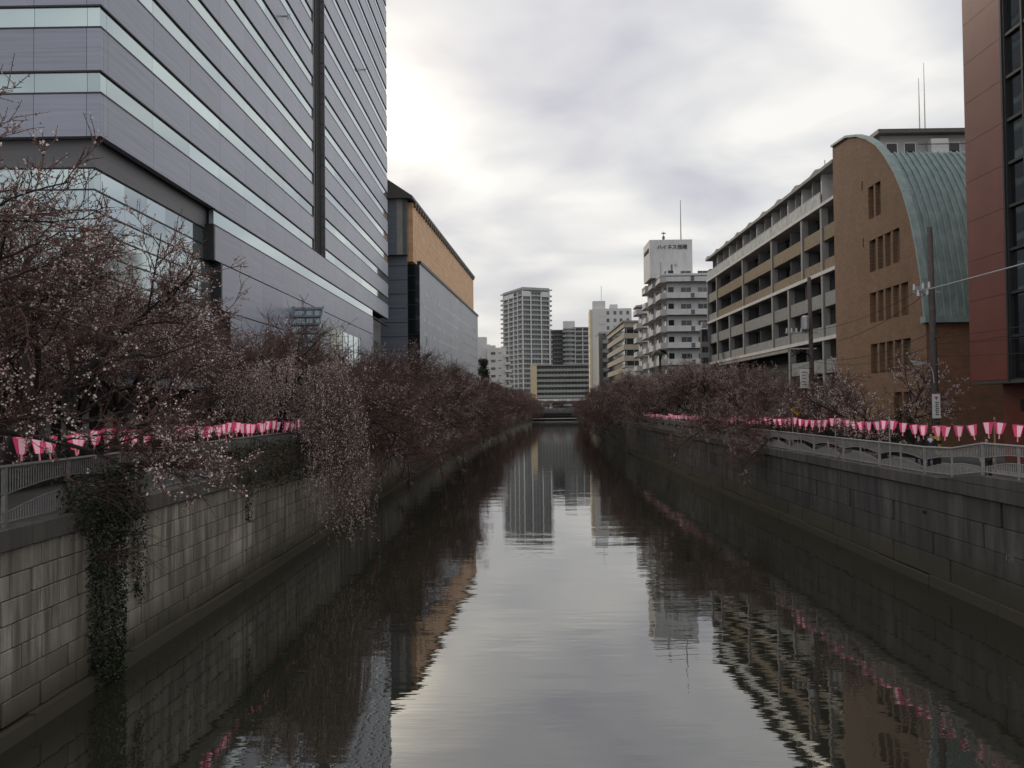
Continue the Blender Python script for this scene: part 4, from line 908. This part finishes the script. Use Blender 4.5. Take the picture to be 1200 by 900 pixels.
# weeping cherry hanging over the embankment
def weeping():
    Tn = polyl(np.array([[0, 0, -.1]]), np.array([[.25, -.05, 1.0]]), np.array([4.4]), 7, .06, np.array([.03, 0, .03]))
    n0, n1_ = 11, 6                                                     # limbs of the dome, limbs that carry the long tail over the wall
    az = np.concatenate([np.arange(n0) * 2 * np.pi / n0 + rng.normal(0, .2, n0), rng.uniform(-.6, -.22, n1_)]); el = np.concatenate([rng.uniform(.7, 1.2, n0), rng.uniform(.45, .85, n1_)]); d = np.stack([np.cos(az) * np.cos(el), np.sin(az) * np.cos(el), np.sin(el)], -1)
    st = Tn[0, -1] + (Tn[0, -4] - Tn[0, -1]) * rng.uniform(0, 1, (len(az), 1)); ln = np.concatenate([rng.uniform(2.4, 3.4, n0), rng.uniform(3.0, 4.5, n1_)])
    L1 = polyl(st, d, ln, 9, .06, np.array([.02, 0, -.075]))
    pa, da, _ = spawn(L1[:n0], 40, .2, 1, .3, 1.0); pt, dt, _ = spawn(L1[n0:], 120, .4, 1, .2, .6)
    p2 = np.concatenate([pa, pt]); d2 = np.concatenate([da, dt]); tail = np.arange(len(p2)) >= len(pa)
    over_ = np.clip((p2[:, 0] - 1.9) / 1.2, 0, 1) * tail
    zend = np.where(rng.random(len(p2)) < over_, 1.0 - 5.3 * rng.random(len(p2)) ** .75, np.maximum(p2[:, 2] - rng.uniform(1.4, 3.2, len(p2)), 1.2))
    ln2 = np.maximum((p2[:, 2] - zend) * 1.05 + .3, .6)
    L2 = polyl(p2, d2 * .6 + np.array([.05, 0, .15]), ln2, 14, .035, np.array([0, 0, -.5]))
    p3, d3, _ = spawn(L2, 7, .05, 1, .3, .8); L3 = polyl(p3, d3 + np.array([0, 0, -.2]), rng.uniform(.15, .4, len(p3)), 3, .1, np.array([0, 0, -.3]))
    wood = join([tubes(Tn, .2, .15, 9), tubes(L1, .07, .015, 6)]); tw = join([tubes(L2, .009, .004, 3), tubes(L3, .006, .003, 3)])
    pb, _ = pts_on(L2, 14, .1, 1, .02); bud = quads(pb, .032, .02); p5, _ = pts_on(L3, 5, 0, 1, .03); p6, _ = pts_on(L2, 26, .02, 1, .035)
    fl = quads(np.concatenate([p5[rng.random(len(p5)) < .75], p6[rng.random(len(p6)) < .8]]), .06, .06)
    return [mesh_np('trunk', *wood, 'bark', True), mesh_np('twigs', *tw, 'twig'), mesh_np('buds', *bud, 'bud'), mesh_np('blossom', *fl, 'blossom_pale')]
mat('blossom_pale', (.84, .71, .66), .6, var=.2, scale=2.5, c2=(.55, .42, .40))
plant(weeping(), (-12.9, 44.2, LG), -.25, .97, 'weeping cherry whose blossoming strands hang over the wall to the water', None, 'weeping_cherry_tree')

# ---------------------------------------------------------------- shrubs, ivy, hedges
def leaves(name, pts, size, m, p, kind='stuff'): V, Q = quads(pts, size, size * .8); return link(name, mesh_np(name, V, Q, m), p, kind=kind)
def leaf_mass(name, label, cat, lo, hi, n, size, m, m2=None, group=None, core=True, taper=0.0, stems=0):
    lo = np.array(lo, float); hi = np.array(hi, float); c = (lo + hi) / 2; o = thing(name, label, cat, (c[0], c[1], lo[2]), 0, group); h = (hi - lo) / 2
    u = rng.uniform(-1, 1, (n, 3)); k = np.max(np.abs(u), 1, keepdims=True); u = np.where(rng.random((n, 1)) < .7, u / np.maximum(k, .05) * rng.uniform(.8, 1.12, (n, 1)), u)
    bump_ = 1 + .16 * np.sin(u[:, 1] * h[1] * 2.1 + 1)[:, None] * np.array([1, 0, 1]) + .1 * np.sin(u[:, 1] * h[1] * 5.3)[:, None]
    p_ = u * h * bump_; p_[:, 2] += h[2]
    if taper: p_[:, 1] *= 1 - taper * (1 - p_[:, 2] / (2 * h[2])) * .8
    half = int(n * .6) if m2 else n
    leaves('foliage', p_[:half], size, m, o)
    if m2: leaves('new_growth', p_[half:], size * .9, m2, o)
    if core: mb = MB(); mb.box(-h[0] * .72, h[0] * .72, -h[1] * .9, h[1] * .9, .02, h[2] * 1.5); mb.build('foliage_core', 'core_dark', o)  # added solid dark box keeps the foliage opaque, no branches modelled
    if stems:
        st = np.stack([rng.uniform(-h[0], h[0], stems) * .4 - (h[0] * .3), rng.uniform(-h[1], h[1], stems), np.full(stems, h[2] * 1.3)], -1); q_ = polyl(st, np.tile([.8, 0, .5], (stems, 1)) + rng.normal(0, .5, (stems, 3)), rng.uniform(.7, 1.9, stems), 6, .12, np.array([.02, 0, -.2]))
        V, Q = tubes(q_, .01, .004, 3); link('stems', mesh_np('stems', V, Q, 'twig'), o, kind='stuff')
    return o
for i in range(6):
    ya = 17 + i * 8.2; leaf_mass('hedge', 'clipped dark hedge segment behind the lanterns of the office tower bank', 'hedge', (-18.6, ya, LG), (-17.2, ya + 7.9, LG + 1.45 + random.uniform(-.1, .1)), 5200, .075, 'leaf_dark', 'leaf_dry', 'hedges on the office tower bank')
q0, q1 = at_x(118, 575, -11.45), at_x(118, 792, -11.45)
leaf_mass('ivy', 'broad column of dark ivy hanging down the pale stone wall to the water', 'ivy', (-11.58, 22.55, .25), (-11.22, 24.35, 5.15), 5200, .085, 'leaf_dark', None, None, False, .35, 30)
q0, q1 = at_x(162, 600, -11.5), at_x(162, 690, -11.5)
leaf_mass('ivy', 'narrow strand of ivy on the stone wall next to the broad ivy column', 'ivy', (-11.59, q0.y - .28, q1.z), (-11.4, q0.y + .28, q0.z + .2), 620, .075, 'leaf_dark', None, None, False, .2, 5)
q0, q1 = at_x(292, 562, -11.5), at_x(292, 606, -11.5)
leaf_mass('ivy', 'short wisp of ivy under the shrubs that spill over the stone wall', 'ivy', (-11.59, q0.y - .3, q1.z), (-11.42, q0.y + .3, q0.z), 260, .08, 'leaf_dark', None, None, False, .2, 3)
for i, (ya, yb, z0_, z1_, m_, n_, lab) in enumerate(((21.6, 24.9, 4.2, 5.75, 'leaf_dark', 2600, 'dark leafy shrub on the coping above the broad ivy column'), (34.2, 39.5, 4.15, 5.9, 'leaf_dry', 3800, 'brownish shrub spilling through the dark railing before the weeping cherry'), (39.8, 47.5, 3.9, 5.8, 'leaf_dry', 4200, 'brownish shrub hanging over the wall under the weeping cherry'), (48, 58.5, 3.9, 5.7, 'leaf_dark', 4200, 'dark shrub over the wall behind the weeping strands'), (60.5, 82, 3.95, 5.75, 'leaf_green', 6500, 'long green shrub spilling over the wall beyond the weeping cherry'))):
    leaf_mass('shrub', lab, 'shrub', (-11.95, ya, z0_), (-11.0, yb, z1_), n_, .09, m_, 'leaf_green' if m_ == 'leaf_dry' else 'leaf_dry', None, False, 0, 60)
y = 84.0
while y < 230:
    h_ = random.uniform(8, 15); leaf_mass('shrub', 'dark shrub trailing over the shaded wall of the office tower bank', 'shrub', (lx(y) - .4, y, 3.3), (lx(y) + .9, y + h_, 5.3), 3000, .13, 'leaf_dark', 'leaf_dry', 'trailing shrubs on the office tower bank', False, 0, 60); y += h_ + random.uniform(1, 5)
for i, (ya, yb) in enumerate(((47, 52), (53, 57), (57.5, 64), (66, 78), (80, 96), (98, 120))):
    leaf_mass('shrub', 'low dark shrub behind the pale railing of the apartment bank', 'shrub', (20.8, ya, RG), (22.4, yb, RG + random.uniform(1.5, 2.3)), 3200, .1, 'leaf_dark', 'leaf_dry', 'low shrubs on the apartment bank')
def round_tree(loc, r, h, n, label):
    o = thing('evergreen_tree', label, 'tree', loc); mb = MB(); mb.tube([(0, 0, 0), (.2, 0, h * .5), (0, .2, h * .8)], [.35, .25, .08], 7)
    for i in range(6): a = i * 1.05; mb.tube([(0.1, 0, h * .4), (math.cos(a) * r * .7, math.sin(a) * r * .7, h * .75)], [.12, .03], 5)
    mb.build('trunk', 'bark', o)
    c = rng.normal(0, 1, (26, 3)); c = unit(c) * rng.uniform(.3, .85, (26, 1)) * np.array([r, r, h * .38]) + np.array([0, 0, h * .62]); p_ = np.repeat(c, n // 26, 0) + rng.normal(0, r * .2, (26 * (n // 26), 3)); leaves('crown', p_, .4, 'leaf_dark', o)
q = at_y(773, 412, 132)
pt = thing('palm_tree', 'dark palm tree rising in front of the white balcony apartments', 'tree', (q.x, 132, RG)); ph = q.z - RG
mb = MB(); mb.tube([(0, 0, 0), (.15, 0, ph * .5), (0, 0, ph)], [.22, .18, .15], 8); mb.build('trunk', 'bark', pt)
for i in range(16):
    a = i * 2.4; l_ = random.uniform(1.2, 1.8); up = random.uniform(.1, .9); mb = MB(); prev = None
    for j in range(7):
        t = j / 6; c = Vector((math.cos(a) * l_ * t, math.sin(a) * l_ * t, ph + up * t - 1.5 * t * t)); sd = Vector((-math.sin(a), math.cos(a), -.3)) * (.3 * math.sin(math.pi * min(1, t + .12)) + .01)
        if prev: mb.poly([prev[0] - prev[1], prev[0], c, c - sd]); mb.poly([prev[0], prev[0] + prev[1], c + sd, c])
        prev = (c, sd)
    mb.build('frond', 'leaf_dark', pt)
q = at_y(566, 430, 300); round_tree((q.x, 300, LG), 2.6, 22.5, 5200, 'dark evergreen tree at the far corner of the orange walled hall')

# ---------------------------------------------------------------- lanterns on strings
def lantern_proto():
    o = thing('paper_lantern', '', 'lantern'); h_ = .41; rt, rb = .195, .10; v = []; f = []; mi = []
    for j in range(6):
        a0, a1 = (j - .5) * math.pi / 3, (j + .5) * math.pi / 3; n = len(v)
        for r_, z in ((rt, -.03), (rb, -.03 - h_)):
            v += [(r_ * math.cos(a0), r_ * math.sin(a0), z), (r_ * math.cos(a1), r_ * math.sin(a1), z)]
        f.append((n, n + 1, n + 3, n + 2)); mi.append(0 if j % 3 == 0 else 1)
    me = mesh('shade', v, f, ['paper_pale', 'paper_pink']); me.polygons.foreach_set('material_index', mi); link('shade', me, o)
    mb = MB(); ring = [(rt * math.cos(a * math.pi / 3 + math.pi / 6), rt * math.sin(a * math.pi / 3 + math.pi / 6), -.03) for a in range(7)]; mb.tube(ring, .009, 4, cap=False)
    ring_b = [(rb * math.cos(a * math.pi / 3 + math.pi / 6), rb * math.sin(a * math.pi / 3 + math.pi / 6), -.44) for a in range(7)]; mb.build('rim', 'paper_pink', o)
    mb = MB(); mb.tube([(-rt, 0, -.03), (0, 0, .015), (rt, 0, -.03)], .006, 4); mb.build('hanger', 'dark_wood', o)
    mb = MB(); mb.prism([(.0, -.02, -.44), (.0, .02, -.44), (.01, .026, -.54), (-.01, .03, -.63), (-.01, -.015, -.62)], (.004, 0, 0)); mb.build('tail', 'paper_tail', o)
    return o
proto = lantern_proto(); used = [False]
def put_lantern(loc, rz, tilt, label, group):
    o = proto if not used[0] else copy_tree(proto); used[0] = True
    o.location = loc; o.rotation_euler = (tilt, random.uniform(-.12, .12), rz); o['label'] = label; o['group'] = group
def lantern_row(xf, zf_, posts, gap, side, label, group, plabel, pgroup, gz):
    prev = None
    for i, y in enumerate(posts):
        x = xf(y); z = zf_(y) + .12; pp = thing('lantern_post', plabel, 'post', (x, y, gz), 0, pgroup); mb = MB(); lean = random.uniform(-.03, .03)
        mb.tube([(0, 0, 0), (lean, lean, z - gz)], .035, 7); mb.build('shaft', 'wood_pole' if random.random() < .7 else 'steel_pale', pp); mb = MB(); mb.tube([(-.05, 0, z - gz - .12), (.05, 0, z - gz - .12)], .018, 6); mb.build('hook', 'frame_dark', pp)
        if prev is not None:
            y0 = prev; n = 14; sag = .025 * (y - y0); pts = [(xf(y0 + (y - y0) * t / n), y0 + (y - y0) * t / n, zf_(y0 + (y - y0) * t / n) - sag * 4 * (t / n) * (1 - t / n)) for t in range(n + 1)]
            mb = MB(); mb.tube(pts, .008, 4); o = mb.build('lantern_string', 'cable'); tag(o, 'thin cord carrying pink lanterns between two posts, ' + side, 'cord', 'lantern cords ' + side)
            k_ = max(1, int((y - y0) / gap)); 
            for j in range(k_):
                yy = y0 + (j + .5 + (random.uniform(-.26, .26) if 'tower' in side else random.uniform(-.13, .13))) * (y - y0) / k_; t = (yy - y0) / (y - y0); put_lantern((xf(yy), yy, zf_(yy) - sag * 4 * t * (1 - t) - .02), random.gauss(-1.15 if 'tower' in side else -2.1, .33), random.uniform(-.18, .18), lantern_label(label, side, yy), group)
        prev = y
lantern_row(lambda y: lx(y) - 1.0, lambda y: 6.95 - max(0, min(.25, (y - 30) * .006)), [14.2, 19.9, 25.6, 31.3, 37, 42.7, 48.4, 54.1, 59.8, 65.5, 71.2, 78, 85, 92], .8, 'on the office tower bank', 'pink tapered paper lantern on the tower bank', 'lanterns on the office tower bank', 'thin wooden post holding the lantern cord on the office tower bank', 'lantern posts on the office tower bank', LG)
def zr_(y): return float(np.interp(y, [24, 31, 34, 39, 47, 61, 85, 130], [6.78, 6.74, 6.68, 6.62, 6.62, 6.5, 6.3, 6.25]))
lantern_row(lambda y: rx(y) + 1.1, zr_, [25.5, 32.1, 41.2, 48.3, 55.9, 62.5, 70, 78, 86, 94, 102, 110, 118, 126], 1.0, 'on the apartment bank', 'pink tapered paper lantern on the apartment bank', 'lanterns on the apartment bank', 'thin post holding the lantern cord on the apartment bank', 'lantern posts on the apartment bank', RG)

# ---------------------------------------------------------------- poles, lamp, signs, cables
def utility_pole(loc, h, label, transformer):
    p = thing('utility_pole', label, 'pole', loc); mb = MB(); mb.tube([(0, 0, 0), (-.06, 0, h * .5), (-.12, 0, h)], [.19, .165, .13], 12); mb.build('shaft', 'pole_conc', p, smooth=True)
    for k_ in range(8): mb = MB(); a = 1 if k_ % 2 else -1; mb.tube([(-.03, 0, 2.2 + k_ * .7), (-.03 , a * .33, 2.2 + k_ * .7)], .012, 4); mb.build('step_bolt', 'steel_pale', p)
    mb = MB(); mb.tube([(0, 0, .55), (0, 0, 1.75)], .205, 12); mb.build('yellow_wrap', 'yellow_dull', p)
    for k_ in range(3): mb = MB(); mb.tube([(0, 0, .7 + k_ * .38), (0, 0, .86 + k_ * .38)], .209, 12); mb.build('black_stripe', 'black_paint', p)
    return p
q = at_x(1097, 490, 20.6)
PY = q.y; p1 = utility_pole((20.6, PY, RG), 11.9, 'dark concrete utility pole with lamp arm, white notice and yellow wrap', False)
mb = MB(); mb.box(-1.0, .35, -.05, .05, 8.6, 8.7); mb.box(-.75, -.6, -.1, .1, 8.7, 8.95); mb.box(-.95, -.82, -.1, .1, 8.7, 8.95); mb.build('bracket', 'steel_pale', p1)
for k_, (dx, dz) in enumerate(((-1.0, 8.75), (-.8, 8.45), (-.55, 8.8), (-.35, 8.5), (-.25, 8.85))): mb = MB(); mb.tube([(dx, -.1, dz), (dx, -.1, dz + .3)], [.07, .05], 8); mb.build('insulator', 'sign_white', p1)
mb = MB(); mb.prism([(-.30, -.24, 2.35), (.10, -.24, 2.35), (.10, -.24, 3.55), (-.30, -.24, 3.55)], (0, -.02, 0)); nb = mb.build('notice_board', 'sign_white', p1)
mb = MB(); mb.prism([(-.19, -.262, 3.42), (.0, -.262, 3.42), (-.095, -.262, 3.24)], (0, -.004, 0)); mb.build('red_triangle', 'red_mark', nb)
for k_ in range(7): mb = MB(); zz = 3.1 - k_ * .1; mb.box(-.15 + (k_ % 2) * .02, -.04, -.264, -.26, zz, zz + .055); mb.box(-.02, .03 - (k_ % 3) * .01, -.264, -.26, zz, zz + .05); mb.build('notice_mark', 'black_paint', nb)
lm = thing('street_lamp', 'pale curved-arm street lamp fixed on the dark utility pole', 'lamp', (20.45, PY - .2, RG + 4.1))
mb = MB(); mb.tube([(0, 0, 0), (-.05, 0, .5), (-.12, 0, .75), (-.32, 0, .93), (-.5, 0, .98)], .03, 8); mb.build('arm', 'steel_pale', lm); mb = MB(); mb.prism([(-.48, -.09, .94), (-1.05, -.11, 1.02), (-1.12, 0, 1.04), (-1.05, .11, 1.02), (-.48, .09, .94)], (0, 0, .09)); hd = mb.build('lamp_head', 'steel_pale', lm); mb = MB(); mb.box(-1.0, -.6, -.07, .07, .93, .965); mb.build('diffuser', 'sign_white', hd)
q = at_x(953, 480, 20.9); PY2 = q.y
p2 = utility_pole((20.9, PY2, RG), 12.2, 'dark utility pole with transformer cans in front of the balcony apartments', True)
for (dx, dy, z) in ((-.45, .1, 8.3), (-.55, -.3, 8.35)): mb = MB(); mb.tube([(dx, dy, z), (dx, dy, z + .1), (dx, dy, z + .95), (dx, dy, z + 1.05)], [.2, .28, .28, .15], 12); mb.build('transformer', 'steel_pale', p2)
mb = MB(); mb.box(-1.9, .4, -.06, .06, 8.15, 8.27); mb.box(-1.6, .3, -.06, .06, 7.0, 7.1); mb.build('crossarm', 'steel_pale', p2)
for k_ in range(5): mb = MB(); mb.tube([(-1.8 + k_ * .35, 0, 8.27), (-1.8 + k_ * .35, 0, 8.55)], [.07, .045], 7); mb.build('insulator', 'sign_white', p2)
mb = MB(); mb.tube([(-1.5, -.1, 6.5), (-.9, -.1, 7.0), (-.3, -.1, 6.6), (-.1, -.1, 6.2)], .05, 6); mb.tube([(-1.6, 0, 7.1), (-1.2, -.1, 6.6), (-.5, 0, 7.1)], .04, 6); mb.build('cable_loop', 'cable', p2)
wn_ = thing('hanging_notice', 'white vertical notice hung beside the transformer pole', 'sign', (20.5, PY2 - .35, RG + 4.2)); mb = MB(); mb.box(-.62, .0, -.03, 0, 0, 1.4); mb.build('board', 'sign_white', wn_)
for k_ in range(5): mb = MB(); mb.box(-.5, -.12 - (k_ % 2) * .1, -.035, -.031, .2 + k_ * .22, .3 + k_ * .22); mb.build('printed_line', 'grey_conc', wn_)
mb = MB(); mb.box(-.62, .3, -.02, .02, 1.4, 1.44); mb.build('bracket', 'frame_dark', wn_)
q = at_x(934, 480, 18.3); ws = thing('warning_sign', 'yellow diamond warning sign on a post behind the pale railing', 'sign', (18.3, q.y, RG)); zc_ = q.z - RG
mb = MB(); mb.tube([(0, 0, 0), (0, 0, zc_ + .3)], .035, 8); mb.build('post', 'steel_pale', ws); mb = MB(); mb.prism([(-.42, -.05, zc_), (0, -.05, zc_ - .42), (.42, -.05, zc_), (0, -.05, zc_ + .42)], (0, -.02, 0)); bd = mb.build('board', 'yellow', ws)
mb = MB(); mb.prism([(-.16, -.075, zc_ - .16), (.16, -.075, zc_ - .16), (.16, -.075, zc_ + .08), (0, -.075, zc_ + .2), (-.16, -.075, zc_ + .08)], (0, -.004, 0)); mb.build('black_symbol', 'black_paint', bd)
def cable(a, b_, sag, label, r=.014):
    a, b_ = Vector(a), Vector(b_); n = 20; mb = MB(); pts = []
    for i in range(n + 1): t = i / n; p_ = a.lerp(b_, t); p_.z -= sag * 4 * t * (1 - t); pts.append(p_)
    mb.tube(pts, r, 5); o = mb.build('overhead_cable', 'cable'); return tag(o, label, 'cable', 'overhead cables')
lab = 'thin black overhead cable strung between the utility poles on the apartment bank'
for (dx, za, zb_, sg) in ((-.7, 13.0, 12.6, .5), (-.4, 12.8, 11.6, .7), (-.1, 10.9, 10.6, .6), (.1, 10.3, 10.4, .6), (.0, 9.7, 9.6, .5)): cable((20.6 + dx, PY, za), (20.9 + dx, PY2, zb_), sg, lab)
for (dx, za, zb_, sg) in ((-.5, 10.6, 10.6, .6), (-.1, 10.2, 10.0, .7)): cable((20.9 + dx, PY2, za), (19.6 + dx, 100, zb_), sg, lab)
lab = 'overhead cable running from the notice pole past the orange clad building'
for (dx, za, x1, y1, zb_, sg, r_) in ((-.6, 12.95, 20.2, 10, 13.2, .15, .03), (-.1, 10.6, 20.4, 10, 11.6, .5, .014), (.1, 10.3, 20.6, 10, 10.9, .6, .014), (.1, 9.7, 20.6, 10, 10.2, .6, .014)):
    o = cable((20.6 + dx, PY, za), (x1, y1, zb_), sg, lab, r_); o['group'] = 'overhead cables by the orange clad building'
    if r_ > .02: o.data.materials[0] = M['steel_pale']; o['label'] = 'thick pale overhead cable across the orange clad building'; del o['group']
q = at_x(782, 430, 26)
# thin galvanised pole and cable clutter at the apartment end
P = thing('service_pole', 'thin grey service pole at the far end of the balcony apartments', 'pole', (25.6, 119, RG)); mb = MB(); mb.tube([(0, 0, 0), (0, 0, 12.5)], .12, 8); mb.build('shaft', 'pole_conc', P)
for k_ in range(4): mb = MB(); mb.box(-.7, .5, -.15, .15, 6.5 + k_ * 1.5, 7.2 + k_ * 1.5); mb.build('equipment_box', 'grey_conc', P)

# ---------------------------------------------------------------- garden pavilion and awning behind the left trees
P = thing('garden_pavilion', 'low white plaster garden pavilion with a grey tiled roof behind the cherry trees', 'building', (-25.2, 37.5, LG))
box('wall', P, 0, 3.9, .4, 13.6, LG, 8.6, 'plaster')
for (a, b_) in ((.2, 1.0), (3.6, 5.4), (9.2, 11.4)): box('opening', P, 3.86, 3.93, a + .6, b_ + .6, LG, 7.9, 'core_dark')
box('front_opening', P, 1.0, 2.2, .36, .42, LG, 8.0, 'core_dark'); box('front_opening', P, 2.9, 3.5, .36, .42, LG, 8.0, 'core_dark')
box('red_post', P, 2.55, 2.8, -.3, -.05, LG, 8.6, 'red_post'); box('red_post', P, 4.3, 4.5, 5.8, 6.0, LG, 8.6, 'red_post')
for a in (2.2, 8.5, 13.2): box('dark_post', P, 4.3, 4.5, a, a + .2, LG, 8.6, 'dark_wood')
mb = MB(); mb.prism([(-.8, -1.2, 3.9), (5.4, -1.2, 3.9), (5.4, -1.2, 4.1), (2.0, -1.2, 5.9), (-.8, -1.2, 4.3)], (0, 16, 0)); rf = mb.build('roof', 'tile_roof', P)
for i in range(26): mb = MB(); y = -1.1 + i * .62; mb.tube([(5.42, y, 4.12), (2.0, y, 5.95)], .06, 5); mb.build('roof_tile_row', 'tile_roof', rf)
box('eave_beam', P, 4.9, 5.2, -1.2, 14.8, 8.35, 8.6, 'dark_wood')
P = thing('pink_awning', 'pink canvas awning over a dark wooden stall behind the first cherry tree', 'awning', (-26.5, 29.5, LG))
mb = MB(); mb.prism([(0, 0, 5.6), (6.2, 0, 4.4), (6.2, 0, 4.3), (0, 0, 5.5)], (0, 6.6, 0)); mb.build('canvas', 'pink_canvas', P)
mb = MB(); mb.prism([(6.2, 0, 4.4), (6.22, 0, 4.05), (6.2, 6.6, 4.05), (6.2, 6.6, 4.4)], (.03, 0, 0)); mb.build('valance', 'pink_canvas', P)
for (a, b_) in ((5.9, .3), (5.9, 6.2), (5.9, 3.2)): box('post', P, a, a + .15, b_, b_ + .15, LG, LG + 4.3, 'dark_wood')
box('back_wall', P, .5, 1.0, 0, 6.6, LG, LG + 5.2, 'dark_wood'); box('side_wall', P, 1, 5.8, 6.3, 6.5, LG, LG + 4.2, 'dark_wood'); box('counter', P, 4.8, 5.6, .3, 6.1, LG, LG + 1.0, 'dark_wood')

# ---------------------------------------------------------------- people walking behind the pale railing
def skin(name, verts, edges, radii, m, p, sub=1):
    me = bpy.data.meshes.new(name); me.from_pydata(verts, edges, []); me.materials.append(M[m]); o = link(name, me, p)
    md = o.modifiers.new('skin', 'SKIN'); md.use_smooth_shade = True
    for i, sv in enumerate(me.skin_vertices[0].data): r_ = radii[i]; sv.radius = r_ if isinstance(r_, tuple) else (r_, r_); sv.use_root = i == 0
    s_ = o.modifiers.new('sub', 'SUBSURF'); s_.levels = s_.render_levels = sub; return o
def person(loc, rz, h, label, coat, legs, hairlong=False, scarf=False):
    p = thing('person', label, 'person', loc, rz); s_ = h / 1.7
    V = []; E = []; Rr = []
    def add(v, r_, par=None):
        V.append(tuple(c * s_ for c in v)); Rr.append(tuple(c * s_ for c in r_) if isinstance(r_, tuple) else r_ * s_); i = len(V) - 1
        if par is not None: E.append((par, i))
        return i
    pel = add((0, 0, .95), (.15, .11)); ch = add((0, 0, 1.22), (.16, .115), pel); sh = add((0, 0, 1.38), (.09, .07), ch); nk = add((0, .0, 1.48), .055, sh); jw = add((0, -.025, 1.54), (.062, .075), nk); fc = add((0, -.015, 1.61), (.078, .095), jw); cr_ = add((0, .0, 1.67), (.06, .075), fc)
    for sx in (-1, 1):
        k_ = add((sx * .09, 0, .9), .09, pel); kn = add((sx * .1, -.03 + sx * .06, .5), .062, k_); an = add((sx * .1, .03 + sx * .12, .09), .042, kn); add((sx * .1, -.13 + sx * .12, .04), .038, an)
        a0 = add((sx * .18, 0, 1.38), .058, sh); el = add((sx * .24, .03, 1.1), .045, a0); wr = add((sx * .24, -.08 - sx * .03, .88), .03, el); pm = add((sx * .24, -.1 - sx * .03, .82), (.022, .04), wr)
        for j, (dy, l_) in enumerate(((-.035, .065), (-.012, .08), (.012, .075), (.034, .06))): f1 = add((sx * .24, -.105 - sx * .03 + dy, .78), .0095, pm); add((sx * .235, -.115 - sx * .03 + dy, .78 - l_), .008, f1)
        t1 = add((sx * .225, -.15 - sx * .03, .82), .011, pm); add((sx * .215, -.17 - sx * .03, .785), .009, t1)
    skin('body', V, E, Rr, 'skin', p)
    V = []; E = []; Rr = []; pel = add((0, 0, .86), (.19, .145)); ch = add((0, 0, 1.2), (.19, .14), pel); sh = add((0, 0, 1.41), (.15, .12), ch); add((0, .01, 1.50), .078, sh)
    for sx in (-1, 1): a0 = add((sx * .185, 0, 1.385), .075, sh); el = add((sx * .245, .03, 1.1), .062, a0); add((sx * .243, -.075 - sx * .03, .9), .048, el)
    skin('jacket', V, E, Rr, coat, p)
    V = []; E = []; Rr = []; pel = add((0, 0, .93), (.165, .125))
    for sx in (-1, 1): k_ = add((sx * .09, 0, .85), .105, pel); kn = add((sx * .1, -.03 + sx * .06, .5), .078, k_); add((sx * .1, .03 + sx * .12, .1), .06, kn)
    skin('trousers', V, E, Rr, legs, p)
    for sx in (-1, 1):
        V = []; E = []; Rr = []; a = add((sx * .1, .05 + sx * .12, .05), .05); b_ = add((sx * .1, -.05 + sx * .12, .045), .05, a); add((sx * .1, -.17 + sx * .12, .035), .04, b_); skin('shoe', V, E, Rr, 'black_cloth', p)
    V = []; E = []; Rr = []; a = add((0, .045, 1.58), (.095, .075)); b_ = add((0, .03, 1.68), (.1, .105), a); add((0, -.055, 1.71), (.085, .05), b_)
    if hairlong: c_ = add((0, .07, 1.5), (.1, .055), a); add((0, .085, 1.40), (.095, .04), c_)
    skin('hair', V, E, Rr, 'hair', p)
    for sx in (-1, 1): mb = MB(); mb.tube([(sx * .03 * s_, -.105 * s_, 1.605 * s_), (sx * .03 * s_, -.113 * s_, 1.605 * s_)], .01, 6); mb.build('eye', 'black_paint', p)
    mb = MB(); mb.tube([(0, -.09 * s_, 1.61 * s_), (0, -.13 * s_, 1.575 * s_), (0, -.1 * s_, 1.56 * s_)], [.008, .014, .006], 5); mb.build('nose', 'skin', p)
    if scarf:
        V = []; E = []; Rr = []; a = add((-.13, -.06, 1.44), .075); b_ = add((.0, -.11, 1.38), .07, a); c_ = add((.12, -.08, 1.42), .06, b_); add((.02, -.16, 1.25), .06, b_); skin('scarf', V, E, Rr, 'white_cloth', p)
    return p
def stand(px, py, X, h, rz, *a, **k_):
    q_ = at_x(px, py, X); person((X, q_.y, RG + .015), rz, h, *a, **k_)
stand(1077, 513, 18.9, 1.54, R(-70), 'dark haired person in a black coat walking behind the railing by the notice pole', 'black_cloth', 'navy_cloth', hairlong=True)
stand(1091, 509, 19.2, 1.66, R(-40), 'person in a dark coat with a white scarf beside the yellow wrapped pole', 'navy_cloth', 'black_cloth', scarf=True)
stand(1156, 510, 18.6, 1.68, R(-30), 'short haired person in a black jacket by the lantern post in front of the shutter', 'black_cloth', 'black_cloth')
